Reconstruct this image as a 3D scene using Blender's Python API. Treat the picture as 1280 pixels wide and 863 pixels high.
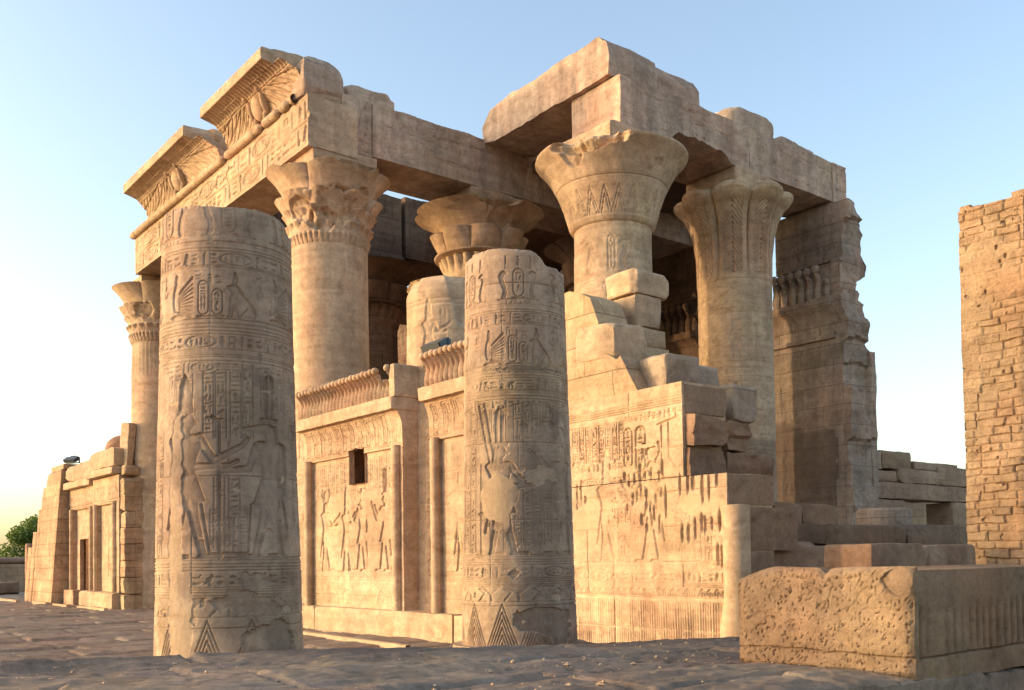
import bpy, math, random
import numpy as np
from mathutils import Matrix, Vector

# ------------------------------------------------------------------ scene, camera, sky, sun
for o in list(bpy.data.objects):
    bpy.data.objects.remove(o)
scene = bpy.context.scene
COL = scene.collection
# World axes: +X runs into the temple's depth, +Y along its facade to the far end.
TH, PITCH, ROLL = 0.669144, 0.03021, 0.014206
EYE = 1.65
cam_d = bpy.data.cameras.new('camera')
cam = bpy.data.objects.new('camera', cam_d)
COL.objects.link(cam)
R0 = Vector((math.cos(TH), -math.sin(TH), 0))
W0 = Vector((math.sin(TH), math.cos(TH), 0))
Z0 = Vector((0, 0, 1))
Wp = W0 * math.cos(PITCH) + Z0 * math.sin(PITCH)
Up = -W0 * math.sin(PITCH) + Z0 * math.cos(PITCH)
c_, s_ = math.cos(ROLL), math.sin(ROLL)
Rr = R0 * c_ - Up * s_
Ur = R0 * s_ + Up * c_
M = Matrix.Identity(4)
for i in range(3):
    M[i][0], M[i][1], M[i][2] = Rr[i], Ur[i], -Wp[i]
M[2][3] = EYE
cam.matrix_world = M
cam_d.sensor_width = 36.0
cam_d.lens = 36.0 * 1218.7 / 1280
cam_d.shift_y = (662.07 - 431.5) / 1280
cam_d.clip_start, cam_d.clip_end = 0.1, 6000
scene.camera = cam
scene.render.resolution_x, scene.render.resolution_y = 1024, 690

SUN_EL = math.radians(3.2)
AZ = Vector((-0.81, 0.585, 0)).normalized()             # horizontal direction to the sun
world = bpy.data.worlds.new('World')
scene.world = world
world.use_nodes = True
nt = world.node_tree
sky = nt.nodes.new('ShaderNodeTexSky')
sky.sky_type = 'NISHITA'
sky.sun_disc = False
sky.sun_elevation = math.radians(14.0)
sky.sun_rotation = math.atan2(AZ.x, AZ.y)
sky.air_density, sky.dust_density, sky.ozone_density = 1.0, 2.6, 0.4
bg = nt.nodes['Background']
bg.inputs['Strength'].default_value = 0.15
nt.links.new(sky.outputs['Color'], bg.inputs['Color'])
sun_d = bpy.data.lights.new('sun', 'SUN')
sun_d.energy, sun_d.angle, sun_d.color = 2.0, math.radians(0.6), (0.50, 0.350, 0.196)
sun = bpy.data.objects.new('sun', sun_d)
COL.objects.link(sun)
to_sun = Vector((AZ.x * math.cos(SUN_EL), AZ.y * math.cos(SUN_EL), math.sin(SUN_EL)))
sun.rotation_euler = to_sun.to_track_quat('Z', 'Y').to_euler()
sun.location = (-30, 40, 30)
vs = scene.view_settings
vs.view_transform, vs.look, vs.gamma, vs.use_curve_mapping = 'Standard', 'None', 1.0, False
vs.exposure = 1.47

rng = np.random.default_rng(7)
random.seed(7)

# ------------------------------------------------------------------ noise
TAB = np.random.default_rng(3).random(65536).astype(np.float32)
def vnoise(P, seed=0):
    i = np.floor(P).astype(np.int64)
    f = (P - i).astype(np.float32)
    f = f * f * (3 - 2 * f)
    out = 0
    for dx in (0, 1):
        wx = f[..., 0] if dx else 1 - f[..., 0]
        for dy in (0, 1):
            wy = f[..., 1] if dy else 1 - f[..., 1]
            for dz in (0, 1):
                wz = f[..., 2] if dz else 1 - f[..., 2]
                h = ((i[..., 0] + dx) * 73856093 ^ (i[..., 1] + dy) * 19349663 ^ (i[..., 2] + dz) * 83492791 ^ seed * 7919) & 65535
                out = out + wx * wy * wz * TAB[h]
    return out * 2 - 1
def fbm(P, freq=1.0, octs=3, seed=0, gain=0.5):
    P = np.asarray(P, np.float64)
    a, t, n = 1.0, 0, 0
    for k in range(octs):
        t = t + a * vnoise(P * freq * 2 ** k + 17.3 * k, seed + k)
        n += a
        a *= gain
    return t / n
def fbm1(x, freq=1.0, octs=3, seed=0):
    x = np.asarray(x, float)
    return fbm(np.stack([x, x * 0 + 3.7, x * 0 + 1.9], -1), freq, octs, seed)
def sstep(a, b, x):
    t = np.clip((x - a) / (b - a), 0, 1)
    return t * t * (3 - 2 * t)

# ------------------------------------------------------------------ meshes
def mk(name, V, F, mat, parent=None, smooth=True, tone=None, sharp=None):
    V = np.asarray(V, np.float32).reshape(-1, 3)
    me = bpy.data.meshes.new(name)
    F = np.asarray(F, np.int32)
    n = F.shape[1]
    me.vertices.add(len(V)); me.vertices.foreach_set('co', V.ravel())
    me.loops.add(F.size); me.loops.foreach_set('vertex_index', F.ravel())
    me.polygons.add(len(F)); me.polygons.foreach_set('loop_start', np.arange(0, F.size, n, dtype=np.int32))
    me.update(calc_edges=True)
    me.validate()
    me.polygons.foreach_set('use_smooth', np.full(len(me.polygons), smooth))
    if tone is not None:
        a = me.attributes.new('tone', 'FLOAT', 'POINT')
        a.data.foreach_set('value', np.asarray(tone, np.float32).ravel())
    if sharp:
        me.set_sharp_from_angle(angle=math.radians(sharp))
    me.materials.append(mat)
    o = bpy.data.objects.new(name, me)
    COL.objects.link(o)
    if parent: o.parent = parent
    return o
def quads(nv, nu, wrap=False, off=0, flip=False):
    i = np.arange(nv * nu).reshape(nv, nu)
    if wrap: i = np.concatenate([i, i[:, :1]], 1)
    q = np.stack([i[:-1, :-1], i[:-1, 1:], i[1:, 1:], i[1:, :-1]], -1).reshape(-1, 4)
    if flip: q = q[:, ::-1]
    return q + off
class MB:
    """collects pieces of one mesh"""
    def __init__(self): self.V, self.F, self.T, self.n = [], [], [], 0
    def add(self, V, F, T=None):
        V = np.asarray(V, np.float32).reshape(-1, 3)
        self.V.append(V); self.F.append(np.asarray(F) + self.n)
        self.T.append(np.zeros(len(V), np.float32) if T is None else np.asarray(T, np.float32).ravel())
        self.n += len(V)
    def build(self, name, mat, parent=None, smooth=True, sharp=None):
        return mk(name, np.concatenate(self.V), np.concatenate(self.F), mat, parent, smooth, np.concatenate(self.T), sharp)
def thing(name, label, cat, loc=(0, 0, 0), group=None):
    o = bpy.data.objects.new(name, None)
    o.empty_display_size = 0.2
    COL.objects.link(o)
    o.location = loc
    o['label'], o['category'] = label, cat
    if group: o['group'] = group
    return o
def tag(o, label, cat, group=None):
    o['label'], o['category'] = label, cat
    if group: o['group'] = group
    return o
def struct(o, kind='structure'):
    o['kind'] = kind
    return o
def at_home(root, size=1.0, loc=None):
    """parts are built in world coordinates: refer them to their Empty (and, if asked, resize the thing and set it down elsewhere)"""
    T = Matrix.Scale(size, 4) @ Matrix.Translation(-root.location)
    for ch in root.children:
        for g in (ch, *ch.children):
            if g.data is not None and not g.data.get('homed'):
                g.data.transform(T); g.data['homed'] = 1
    if loc: root.location = loc
    return root
def home1(o, loc):
    o.data.transform(Matrix.Translation(-Vector(loc))); o.location = loc
    return o
def dup(root, loc, label, cat=None, group=None, rz=0.0):
    r = root.copy(); COL.objects.link(r); r.location = loc; r.rotation_euler = (0, 0, rz)
    r['label'] = label
    if group: r['group'] = group
    for ch in list(root.children):
        c = ch.copy(); COL.objects.link(c); c.parent = r
        for g in list(ch.children):
            d = g.copy(); COL.objects.link(d); d.parent = c
    return r

def box_surface(x0, x1, y0, y1, z0, z1, res, welded=True):
    """subdivided closed box, faces gridded at about res"""
    nx, ny, nz = [max(1, min(90, int(round((b - a) / res)))) for a, b in ((x0, x1), (y0, y1), (z0, z1))]
    X, Y, Z = np.linspace(x0, x1, nx + 1), np.linspace(y0, y1, ny + 1), np.linspace(z0, z1, nz + 1)
    V, F, n = [], [], 0
    def face(P, flip):
        nonlocal n
        nv, nu = P.shape[:2]
        V.append(P.reshape(-1, 3)); F.append(quads(nv, nu, off=n, flip=flip)); n += nv * nu
    def g(A, B, fa):
        a, b = np.meshgrid(A, B); return np.stack(fa(a, b), -1)
    face(g(X, Y, lambda a, b: (a, b, a * 0 + z1)), False); face(g(X, Y, lambda a, b: (a, b, a * 0 + z0)), True)
    face(g(X, Z, lambda a, b: (a, a * 0 + y0, b)), False); face(g(X, Z, lambda a, b: (a, a * 0 + y1, b)), True)
    face(g(Y, Z, lambda a, b: (a * 0 + x1, a, b)), False); face(g(Y, Z, lambda a, b: (a * 0 + x0, a, b)), True)
    V, F = np.concatenate(V), np.concatenate(F)
    if welded:
        _, idx, inv = np.unique(np.round(V * 1e4).astype(np.int64), axis=0, return_index=True, return_inverse=True)
        V, F = V[idx], inv.reshape(-1)[F]
    return V, F
def rough(V, box, amp=0.02, freq=1.5, chip=0.06, seed=0, fine=0.006, octs=3):
    """erode a box: knock its edges off, push its faces about"""
    x0, x1, y0, y1, z0, z1 = box
    c = np.array([(x0 + x1) / 2, (y0 + y1) / 2, (z0 + z1) / 2]); h = np.array([(x1 - x0) / 2, (y1 - y0) / 2, (z1 - z0) / 2])
    P = V.copy()
    d = h - np.abs(P - c)                                 # distance to each pair of faces
    e = np.sort(d, -1)[:, 1]                              # distance to nearest edge
    rb = min(.02, .30 * chip) * (1 + .6 * fbm(P, 2.5, 3, seed + 11))
    k = np.clip(1 - e / (rb * 1.7 + 1e-5), 0, 1)
    dirc = np.where(d < rb[:, None] * 1.7, np.sign(c - P), 0)
    nrm = np.linalg.norm(dirc, axis=-1, keepdims=True) + 1e-6
    P = P + dirc / nrm * (k * rb)[:, None]
    # flakes struck off corners and edges along crisp planes
    r = np.random.default_rng(seed * 13 + 5)
    npl = 0 if chip < .03 else int(3 + min(12, chip * 45))
    wob = .35 * fbm(V, 2.6, 3, seed + 3)
    for q in range(npl):
        sg = r.choice([-1., 1.], 3) * r.uniform(.25, 1.0, 3)
        if r.random() < .6: sg[r.integers(3)] *= .08
        n = sg / h ** .35; n /= np.linalg.norm(n)
        sup = np.abs(n * h).sum() if True else 0
        lim = sup - min(chip * r.uniform(.5, 1.7), .36 * h.min())
        ov = np.maximum(0, (P - c) @ n - lim * (1 + 0 * wob) - wob * chip * .55)
        P = P - ov[:, None] * n
    for a in range(3):
        t = fbm(V * [1, 1, 1.6], freq, octs, seed + 31 * a)
        P[:, a] += amp * t + fine * (fbm(V, 7, 3, seed + 7 + a) + .6 * fbm(V, 19, 2, seed + 17 + a))
    return P
def block(mb, x0, x1, y0, y1, z0, z1, res=0.08, amp=0.02, chip=0.06, seed=0, freq=1.5, fine=0.006, rot=None, tone=0.0):
    V, F = box_surface(x0, x1, y0, y1, z0, z1, res)
    V = rough(V, (x0, x1, y0, y1, z0, z1), amp, freq, chip, seed, fine)
    if rot is not None:
        c = np.array([(x0 + x1) / 2, (y0 + y1) / 2, z0])
        m = np.array(Matrix.Rotation(rot[2], 3, 'Z') @ Matrix.Rotation(rot[1], 3, 'Y') @ Matrix.Rotation(rot[0], 3, 'X'))
        V = (V - c) @ m.T + c
    mb.add(V, F, np.full(len(V), tone + np.random.default_rng(seed + 99).uniform(-.22, .22)))
def one_block(name, mat, parent, *a, **k):
    mb = MB(); block(mb, *a, **k)
    return mb.build(name, mat, parent, sharp=42)
def prism(mb, poly, d0, d1, res=0.1, amp=0.02, seed=0, fine=0.006, axis='D', tone=0.0, ledge=None):
    """solid with an outline in the (s, z) plane (axis D) or (d, z) plane (axis S), thickness d0..d1, gridded rim and caps"""
    P = [np.array(p, float) for p in poly]
    rim = []
    for a, b in zip(P, P[1:] + P[:1]):
        n = max(1, int(np.linalg.norm(b - a) / res))
        for k in range(n): rim.append(a + (b - a) * k / n)
    rim = np.array(rim); rim += res * 0.22 * np.stack([fbm1(rim.sum(1) * 3 + 5, 1.7, 2, seed), fbm1(rim.sum(1) * 3 + 9, 1.7, 2, seed + 3)], -1)
    nt_ = max(1, int((d1 - d0) / res))
    T = np.linspace(d0, d1, nt_ + 1)
    n = len(rim)
    def lift(uv, t):
        t = np.broadcast_to(t, uv[..., 0].shape)
        return np.stack([t, uv[..., 0], uv[..., 1]], -1) if axis == 'D' else np.stack([uv[..., 0], t, uv[..., 1]], -1)
    side = np.stack([lift(rim, t) for t in T])
    from mathutils.geometry import delaunay_2d_cdt
    x0, y0 = rim.min(0); x1, y1 = rim.max(0)
    gx, gy = np.meshgrid(np.arange(x0, x1, res) + res / 2, np.arange(y0, y1, res) + res / 2)
    inner = [Vector(p) for p in np.stack([gx.ravel(), gy.ravel()], -1)]
    vin = [Vector(p) for p in rim] + inner
    r = delaunay_2d_cdt(vin, [], [list(range(n))], 1, 1e-5)
    uv = np.array([[v[0], v[1]] for v in r[0]]); tri = np.array([[f[0], f[1], f[2], f[2]] for f in r[2] if len(f) == 3])
    V = [side.reshape(-1, 3), lift(uv, d0), lift(uv, d1)]
    q = quads(nt_ + 1, n, wrap=True)
    off1, off2 = side.shape[0] * n, side.shape[0] * n + len(uv)
    tri3 = tri[:, :3]
    V = np.concatenate(V)
    V0 = V.copy()
    for a in range(3):
        V[:, a] += amp * fbm(V0, 1.6, 3, seed + 5 * a) + fine * fbm(V0, 8, 2, seed + 9 + a)
    if ledge:                                                # each course of a broken wall end sticks out by its own amount
        ch, am = ledge; n_ = np.floor(V0[:, 2] / ch + .25 * fbm(V0, .9, 2, seed))
        rr_ = np.random.default_rng(seed); off = rr_.uniform(-1, .6, 400)
        ia = 1 if axis == 'S' else 0
        q_ = fbm(V0 * [1, 1, 1.5], 1.3, 4, seed + 41) * 4; fl_ = np.floor(q_); q_ = (fl_ + sstep(.7, 1, q_ - fl_)) / 4
        fr_ = np.abs(V0[:, ia] - (d0)) < .05
        V[:, ia] += fr_ * am * (off[n_.astype(int) % 400] + .9 * q_)
        V[:, 1 - ia] += .35 * am * off[(n_.astype(int) + 57) % 400] * (np.abs(V0[:, 1 - ia] - V0[:, 1 - ia].max()) < .6)
    # quads and triangles: triangulate the rim to keep one face size
    qt = np.concatenate([q[:, [0, 1, 2]], q[:, [0, 2, 3]]])
    mb.add(V, np.concatenate([qt, tri3[:, ::-1] + off1, tri3 + off2]), np.full(len(V), tone))

# ------------------------------------------------------------------ materials
def sandstone(name, c0, c1, c2, pale=(0.50, 0.36, 0.22), dark=(0.10, 0.072, 0.058), bump=0.35, bricks=None, streak=0.22, scale=1.0, pits=0.0):
    m = bpy.data.materials.new(name); m.use_nodes = True
    t = m.node_tree; N, L = t.nodes, t.links
    b = N['Principled BSDF']; b.inputs['Roughness'].default_value = 0.95
    b.inputs['Specular IOR Level'].default_value = 0.12
    geo = N.new('ShaderNodeNewGeometry')
    def noise(sc, det=5, ro=0.6, mp=None, dist=0.0):
        n = N.new('ShaderNodeTexNoise'); n.inputs['Scale'].default_value = sc; n.inputs['Detail'].default_value = det
        n.inputs['Roughness'].default_value = ro; n.inputs['Distortion'].default_value = dist
        if mp:
            q = N.new('ShaderNodeMapping'); q.inputs['Scale'].default_value = mp
            L.new(geo.outputs['Position'], q.inputs['Vector']); L.new(q.outputs['Vector'], n.inputs['Vector'])
        else: L.new(geo.outputs['Position'], n.inputs['Vector'])
        return n.outputs['Fac']
    def ramp(src, stops):
        r = N.new('ShaderNodeValToRGB'); e = r.color_ramp.elements
        while len(e) < len(stops): e.new(0.5)
        for el, (p, c) in zip(e, stops): el.position = p; el.color = (*c, 1) if len(c) == 3 else c
        L.new(src, r.inputs['Fac']); return r.outputs['Color']
    def mix(fac, a, bb, mode='MIX'):
        x = N.new('ShaderNodeMix'); x.data_type = 'RGBA'; x.blend_type = mode; x.clamp_factor = True
        for inp, v in ((0, fac), (6, a), (7, bb)):
            if hasattr(v, 'is_linked'): L.new(v, x.inputs[inp])
            else: x.inputs[inp].default_value = v if inp == 0 else (*v, 1)
        return x.outputs[2]
    def mathn(op, a, bb=None, cl=False):
        x = N.new('ShaderNodeMath'); x.operation = op; x.use_clamp = cl
        for i_, v in enumerate((a, bb)):
            if v is None: continue
            if hasattr(v, 'is_linked'): L.new(v, x.inputs[i_])
            else: x.inputs[i_].default_value = v
        return x.outputs[0]
    col = ramp(noise(0.55 * scale, 7, 0.62, dist=0.6), [(0.30, c0), (0.50, c1), (0.70, c2)])
    hue = noise(0.33, 4, 0.6, dist=1.0)
    col = mix(1.0, col, ramp(hue, [(0.34, (1.07, 0.96, 0.92)), (0.50, (1.0, 1.0, 1.0)), (0.66, (1.03, 1.035, 0.95))]), 'MULTIPLY')
    patch = noise(1.7, 5, 0.7, (1, 1, 1.8), 0.8)
    col = mix(0.8, col, mix(1.0, col, ramp(patch, [(0.32, (0.72, 0.67, 0.64)), (0.46, (1, 1, 1)), (0.62, (1.02, 1.02, 1.02)), (0.74, (1.2, 1.19, 1.17))]), 'MULTIPLY'))
    med = noise(5.0 * scale, 6, 0.65)
    col = mix(1.0, col, ramp(med, [(0.28, (0.74, 0.72, 0.70)), (0.55, (1, 1, 1)), (0.8, (1.14, 1.12, 1.08))]), 'MULTIPLY')
    strata = noise(1.0, 4, 0.6, (0.35, 0.35, 5.5))
    grain = noise(17 * scale, 8, 0.78)
    col = mix(0.8, col, mix(1.0, col, ramp(grain, [(0.30, (0.50, 0.47, 0.45)), (0.47, (0.93, 0.92, 0.91)), (0.60, (1.04, 1.04, 1.03)), (0.78, (1.26, 1.24, 1.2))]), 'MULTIPLY'))
    col = mix(0.55, col, mix(1.0, col, ramp(strata, [(0.35, (0.80, 0.77, 0.74)), (0.6, (1.06, 1.05, 1.03))]), 'MULTIPLY'))
    st = noise(1.0, 5, 0.6, (2.6, 2.6, 0.22))
    col = mix(streak, col, mix(1.0, col, ramp(st, [(0.42, (0.42, 0.40, 0.40)), (0.62, (1.08, 1.06, 1.04))]), 'MULTIPLY'))
    h = noise(26 * scale, 6, 0.7)
    hh = mathn('ADD', mathn('MULTIPLY', h, 0.55), mathn('MULTIPLY', med, 0.9))
    fine = noise(70, 3, 0.6)
    hh = mathn('ADD', hh, mathn('ADD', mathn('MULTIPLY', fine, 0.25), mathn('MULTIPLY', grain, 0.9)))
    if bricks:
        bw, bh, mort, mdark = bricks
        sep = N.new('ShaderNodeSeparateXYZ'); L.new(geo.outputs['Position'], sep.inputs[0])
        cmb = N.new('ShaderNodeCombineXYZ')
        jit = mathn('MULTIPLY', noise(1.3, 3), 0.12)
        L.new(mathn('ADD', mathn('ADD', sep.outputs[0], sep.outputs[1]), jit), cmb.inputs[0]); L.new(mathn('ADD', sep.outputs[2], mathn('MULTIPLY', jit, 0.35)), cmb.inputs[1])
        br = N.new('ShaderNodeTexBrick'); L.new(cmb.outputs[0], br.inputs['Vector'])
        br.inputs['Scale'].default_value = 1.0; br.inputs['Brick Width'].default_value = bw; br.inputs['Row Height'].default_value = bh
        br.inputs['Mortar Size'].default_value = mort; br.inputs['Mortar Smooth'].default_value = 0.3; br.inputs['Bias'].default_value = 0
        br.inputs['Color1'].default_value = (0.86, 0.85, 0.83, 1); br.inputs['Color2'].default_value = (1.1, 1.09, 1.07, 1)
        br.inputs['Mortar'].default_value = (mdark, mdark, mdark, 1)
        col = mix(0.85, col, mix(1.0, col, br.outputs['Color'], 'MULTIPLY'))
        hh = mathn('SUBTRACT', hh, mathn('MULTIPLY', br.outputs['Fac'], 0.8))
    if pits:
        vo = N.new('ShaderNodeTexVoronoi'); vo.inputs['Scale'].default_value = 9; L.new(geo.outputs['Position'], vo.inputs['Vector'])
        p = ramp(vo.outputs['Distance'], [(0.05, (0, 0, 0)), (0.22, (1, 1, 1))])
        hh = mathn('ADD', hh, mathn('MULTIPLY', p, pits))
        col = mix(0.5, col, mix(1.0, col, ramp(vo.outputs['Distance'], [(0.04, (0.5, 0.5, 0.5)), (0.2, (1, 1, 1))]), 'MULTIPLY'))
    at = N.new('ShaderNodeAttribute'); at.attribute_name = 'tone'
    col = mix(mathn('MULTIPLY', at.outputs['Fac'], 1.0, True), col, mix(0.5, pale, col))
    col = mix(mathn('MULTIPLY', at.outputs['Fac'], -1.0, True), col, mix(0.3, dark, col))
    L.new(col, b.inputs['Base Color'])
    bp = N.new('ShaderNodeBump'); bp.inputs['Strength'].default_value = bump; bp.inputs['Distance'].default_value = 0.035
    L.new(hh, bp.inputs['Height']); L.new(bp.outputs['Normal'], b.inputs['Normal'])
    return m
M_STONE = sandstone('golden_sandstone', (0.409, 0.290, 0.195), (0.525, 0.381, 0.261), (0.634, 0.468, 0.327))
M_COURT = sandstone('court_column_stone', (0.36, 0.262, 0.19), (0.475, 0.352, 0.262), (0.56, 0.425, 0.322), streak=0.4)
M_BLOCKY = sandstone('coursed_sandstone', (0.374, 0.259, 0.172), (0.489, 0.345, 0.223), (0.589, 0.424, 0.281), bricks=(1.35, 0.52, 0.012, 0.45))
M_BEAM = sandstone('beam_sandstone', (0.403, 0.296, 0.228), (0.525, 0.393, 0.305), (0.622, 0.473, 0.368), streak=0.4)
M_RED = sandstone('broken_red_sandstone', (0.220, 0.142, 0.098), (0.300, 0.198, 0.138), (0.370, 0.252, 0.178), bump=0.5)
M_GREY = sandstone('weathered_grey_sandstone', (0.302, 0.237, 0.191), (0.402, 0.320, 0.259), (0.504, 0.402, 0.323), streak=0.35, bricks=(1.5, 0.62, 0.012, 0.5))
M_DARK = sandstone('shaded_stone', (0.125, 0.083, 0.06), (0.18, 0.12, 0.086), (0.245, 0.168, 0.12), bricks=(1.4, 0.6, 0.012, 0.5))  # darker copy of the stone: the hall's shade is put into its colour
M_HEWN = sandstone('tooled_sandstone', (0.225, 0.155, 0.100), (0.300, 0.208, 0.136), (0.375, 0.265, 0.176), bump=0.7)
M_MUD = sandstone('mud_brick', (0.338, 0.231, 0.140), (0.450, 0.315, 0.194), (0.550, 0.394, 0.250), bump=1.0, streak=0.15)
M_PAVE = sandstone('paving_stone', (0.20, 0.155, 0.122), (0.265, 0.208, 0.165), (0.33, 0.262, 0.21), bump=0.6, streak=0.0)
M_SAND = sandstone('dusty_sand', (0.30, 0.23, 0.165), (0.36, 0.28, 0.20), (0.42, 0.33, 0.24), streak=0.0)
def plain(name, col, rough=0.6, metal=0.0):
    m = bpy.data.materials.new(name); m.use_nodes = True
    b = m.node_tree.nodes['Principled BSDF']
    n = m.node_tree.nodes.new('ShaderNodeTexNoise'); n.inputs['Scale'].default_value = 18
    r = m.node_tree.nodes.new('ShaderNodeValToRGB')
    r.color_ramp.elements[0].color = (*[c * 0.75 for c in col], 1); r.color_ramp.elements[1].color = (*[min(1, c * 1.2) for c in col], 1)
    m.node_tree.links.new(n.outputs['Fac'], r.inputs['Fac']); m.node_tree.links.new(r.outputs['Color'], b.inputs['Base Color'])
    b.inputs['Roughness'].default_value = rough; b.inputs['Metallic'].default_value = metal
    return m
M_METAL = plain('dark_painted_metal', (0.06, 0.075, 0.09), 0.5, 0.3)
M_GLASSY = plain('floodlight_glass', (0.05, 0.055, 0.06), 0.5, 0.0)
M_BARK = plain('bark', (0.11, 0.08, 0.055), 0.9)
def leaf_mat():
    m = bpy.data.materials.new('leaf_green'); m.use_nodes = True
    N, L = m.node_tree.nodes, m.node_tree.links
    b = N['Principled BSDF']; b.inputs['Roughness'].default_value = 0.6
    geo = N.new('ShaderNodeNewGeometry'); n = N.new('ShaderNodeTexNoise'); n.inputs['Scale'].default_value = 1.4; n.inputs['Detail'].default_value = 4
    L.new(geo.outputs['Position'], n.inputs['Vector'])
    r = N.new('ShaderNodeValToRGB'); e = r.color_ramp.elements
    e[0].position, e[0].color = 0.3, (0.06, 0.115, 0.022, 1); e[1].position, e[1].color = 0.7, (0.15, 0.22, 0.045, 1)
    L.new(n.outputs['Fac'], r.inputs['Fac']); L.new(r.outputs['Color'], b.inputs['Base Color'])
    tr = N.new('ShaderNodeBsdfTranslucent'); tr.inputs['Color'].default_value = (0.14, 0.2, 0.03, 1)
    ms = N.new('ShaderNodeMixShader'); ms.inputs[0].default_value = 0.3
    L.new(b.outputs[0], ms.inputs[1]); L.new(tr.outputs[0], ms.inputs[2]); L.new(ms.outputs[0], N['Material Output'].inputs['Surface'])
    return m
M_LEAF = leaf_mat()

# ------------------------------------------------------------------ carving: signed distances drawn into a height field
GLYPHS = {
 'reed': [('l', [(.5, 0), (.5, 1)], .07), ('p', [(.5, .45), (.72, .6), (.68, .9), (.5, 1)])],
 'water': [('l', [(0, .35), (.12, .6), (.25, .35), (.38, .6), (.5, .35), (.62, .6), (.75, .35), (.88, .6), (1, .35)], .06)],
 'mouth': [('e', .5, .5, .48, .2)],
 'sun': [('c', .5, .5, .36)],
 'loaf': [('p', [(.15, .25), (.85, .25), (.75, .6), (.5, .75), (.25, .6)])],
 'bird': [('e', .48, .5, .3, .2), ('c', .76, .8, .13), ('l', [(.7, .75), (.62, .6)], .1), ('l', [(.86, .79), (.99, .72)], .05), ('l', [(.45, .35), (.45, .04), (.6, .04)], .045), ('l', [(.58, .35), (.58, .04), (.73, .04)], .045), ('p', [(.25, .5), (0, .2), (.12, .16), (.42, .38)])],
 'owl': [('e', .5, .5, .24, .3), ('c', .56, .83, .18), ('l', [(.48, .25), (.48, .02), (.66, .02)], .05), ('p', [(.3, .5), (.1, .08), (.25, .08), (.45, .3)])],
 'ankh': [('l', [(.5, 0), (.5, .55)], .07), ('l', [(.22, .55), (.78, .55)], .07), ('o', .5, .77, .16, .22, .06)],
 'snake': [('l', [(0, .25), (.18, .5), (.35, .25), (.55, .45), (.75, .3), (.85, .75), (1, .78)], .07)],
 'hand': [('p', [(0, .35), (.6, .3), (1, .4), (1, .5), (.6, .62), (0, .6)])],
 'house': [('l', [(.12, .1), (.12, .85), (.88, .85), (.88, .1)], .07)],
 'feather': [('l', [(.45, 0), (.45, .9)], .05), ('p', [(.45, .3), (.65, .4), (.7, .9), (.55, 1), (.42, .95)])],
 'jar': [('e', .5, .4, .25, .36), ('l', [(.35, .85), (.65, .85)], .07)],
 'seat': [('p', [(.15, 0), (.85, 0), (.85, .35), (.4, .35), (.4, 1), (.15, 1)])],
 'man': [('c', .45, .86, .13), ('e', .42, .5, .18, .25), ('l', [(.3, .1), (.75, .1)], .12), ('l', [(.5, .3), (.75, .45)], .08), ('l', [(.48, .6), (.85, .72)], .05)],
 'staff': [('l', [(.5, 0), (.5, .9), (.7, 1)], .06)],
 'basket': [('p', [(.03, .62), (.97, .62), (.8, .3), (.5, .2), (.2, .3)])],
 'eye': [('e', .5, .55, .42, .17), ('l', [(.4, .4), (.3, .1)], .05), ('l', [(.6, .4), (.8, .15)], .05)],
 'bolt': [('l', [(0, .5), (1, .5)], .06), ('c', .4, .5, .12), ('c', .62, .5, .12)],
 'bull': [('e', .45, .52, .35, .16), ('c', .86, .68, .11), ('l', [(.2, .45), (.2, .05)], .06), ('l', [(.68, .45), (.68, .05)], .06), ('l', [(.1, .55), (.03, .2)], .04)],
 'djed': [('l', [(.5, 0), (.5, 1)], .13), ('l', [(.2, .95), (.8, .95)], .05), ('l', [(.2, .8), (.8, .8)], .05), ('l', [(.2, .65), (.8, .65)], .05)],
}
TALL = ['reed', 'bird', 'owl', 'ankh', 'feather', 'jar', 'seat', 'man', 'staff', 'djed', 'bull']
FLAT = ['water', 'mouth', 'loaf', 'snake', 'hand', 'basket', 'eye', 'bolt', 'sun', 'house']
def seg_d(U, V, a, b):
    dx, dy = b[0] - a[0], b[1] - a[1]
    t = np.clip(((U - a[0]) * dx + (V - a[1]) * dy) / (dx * dx + dy * dy + 1e-12), 0, 1)
    return np.hypot(U - a[0] - t * dx, V - a[1] - t * dy), t
def sdf(U, V, pr):
    k = pr[0]
    if k == 'l':
        return np.min([seg_d(U, V, a, b)[0] for a, b in zip(pr[1], pr[1][1:])], 0) - pr[2]
    if k == 'c': return np.hypot(U - pr[1], V - pr[2]) - pr[3]
    if k == 'e':
        rx, ry = pr[3], pr[4]
        return (np.hypot((U - pr[1]) / rx, (V - pr[2]) / ry) - 1) * min(rx, ry)
    if k == 'o':
        rx, ry = pr[3], pr[4]
        return np.abs((np.hypot((U - pr[1]) / rx, (V - pr[2]) / ry) - 1) * min(rx, ry)) - pr[5]
    if k == 't':
        _, x0, y0, r0, x1, y1, r1 = pr
        d, t = seg_d(U, V, (x0, y0), (x1, y1)); return d - (r0 + (r1 - r0) * t)
    if k == 'p':
        P = pr[1]; d = np.full(U.shape, 1e9); ins = np.zeros(U.shape, bool)
        for a, b in zip(P, P[1:] + P[:1]):
            d = np.minimum(d, seg_d(U, V, a, b)[0])
            c = ((a[1] > V) != (b[1] > V)) & (U < (b[0] - a[0]) * (V - a[1]) / (b[1] - a[1] + 1e-12) + a[0])
            ins ^= c
        return np.where(ins, -d, d)
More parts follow.
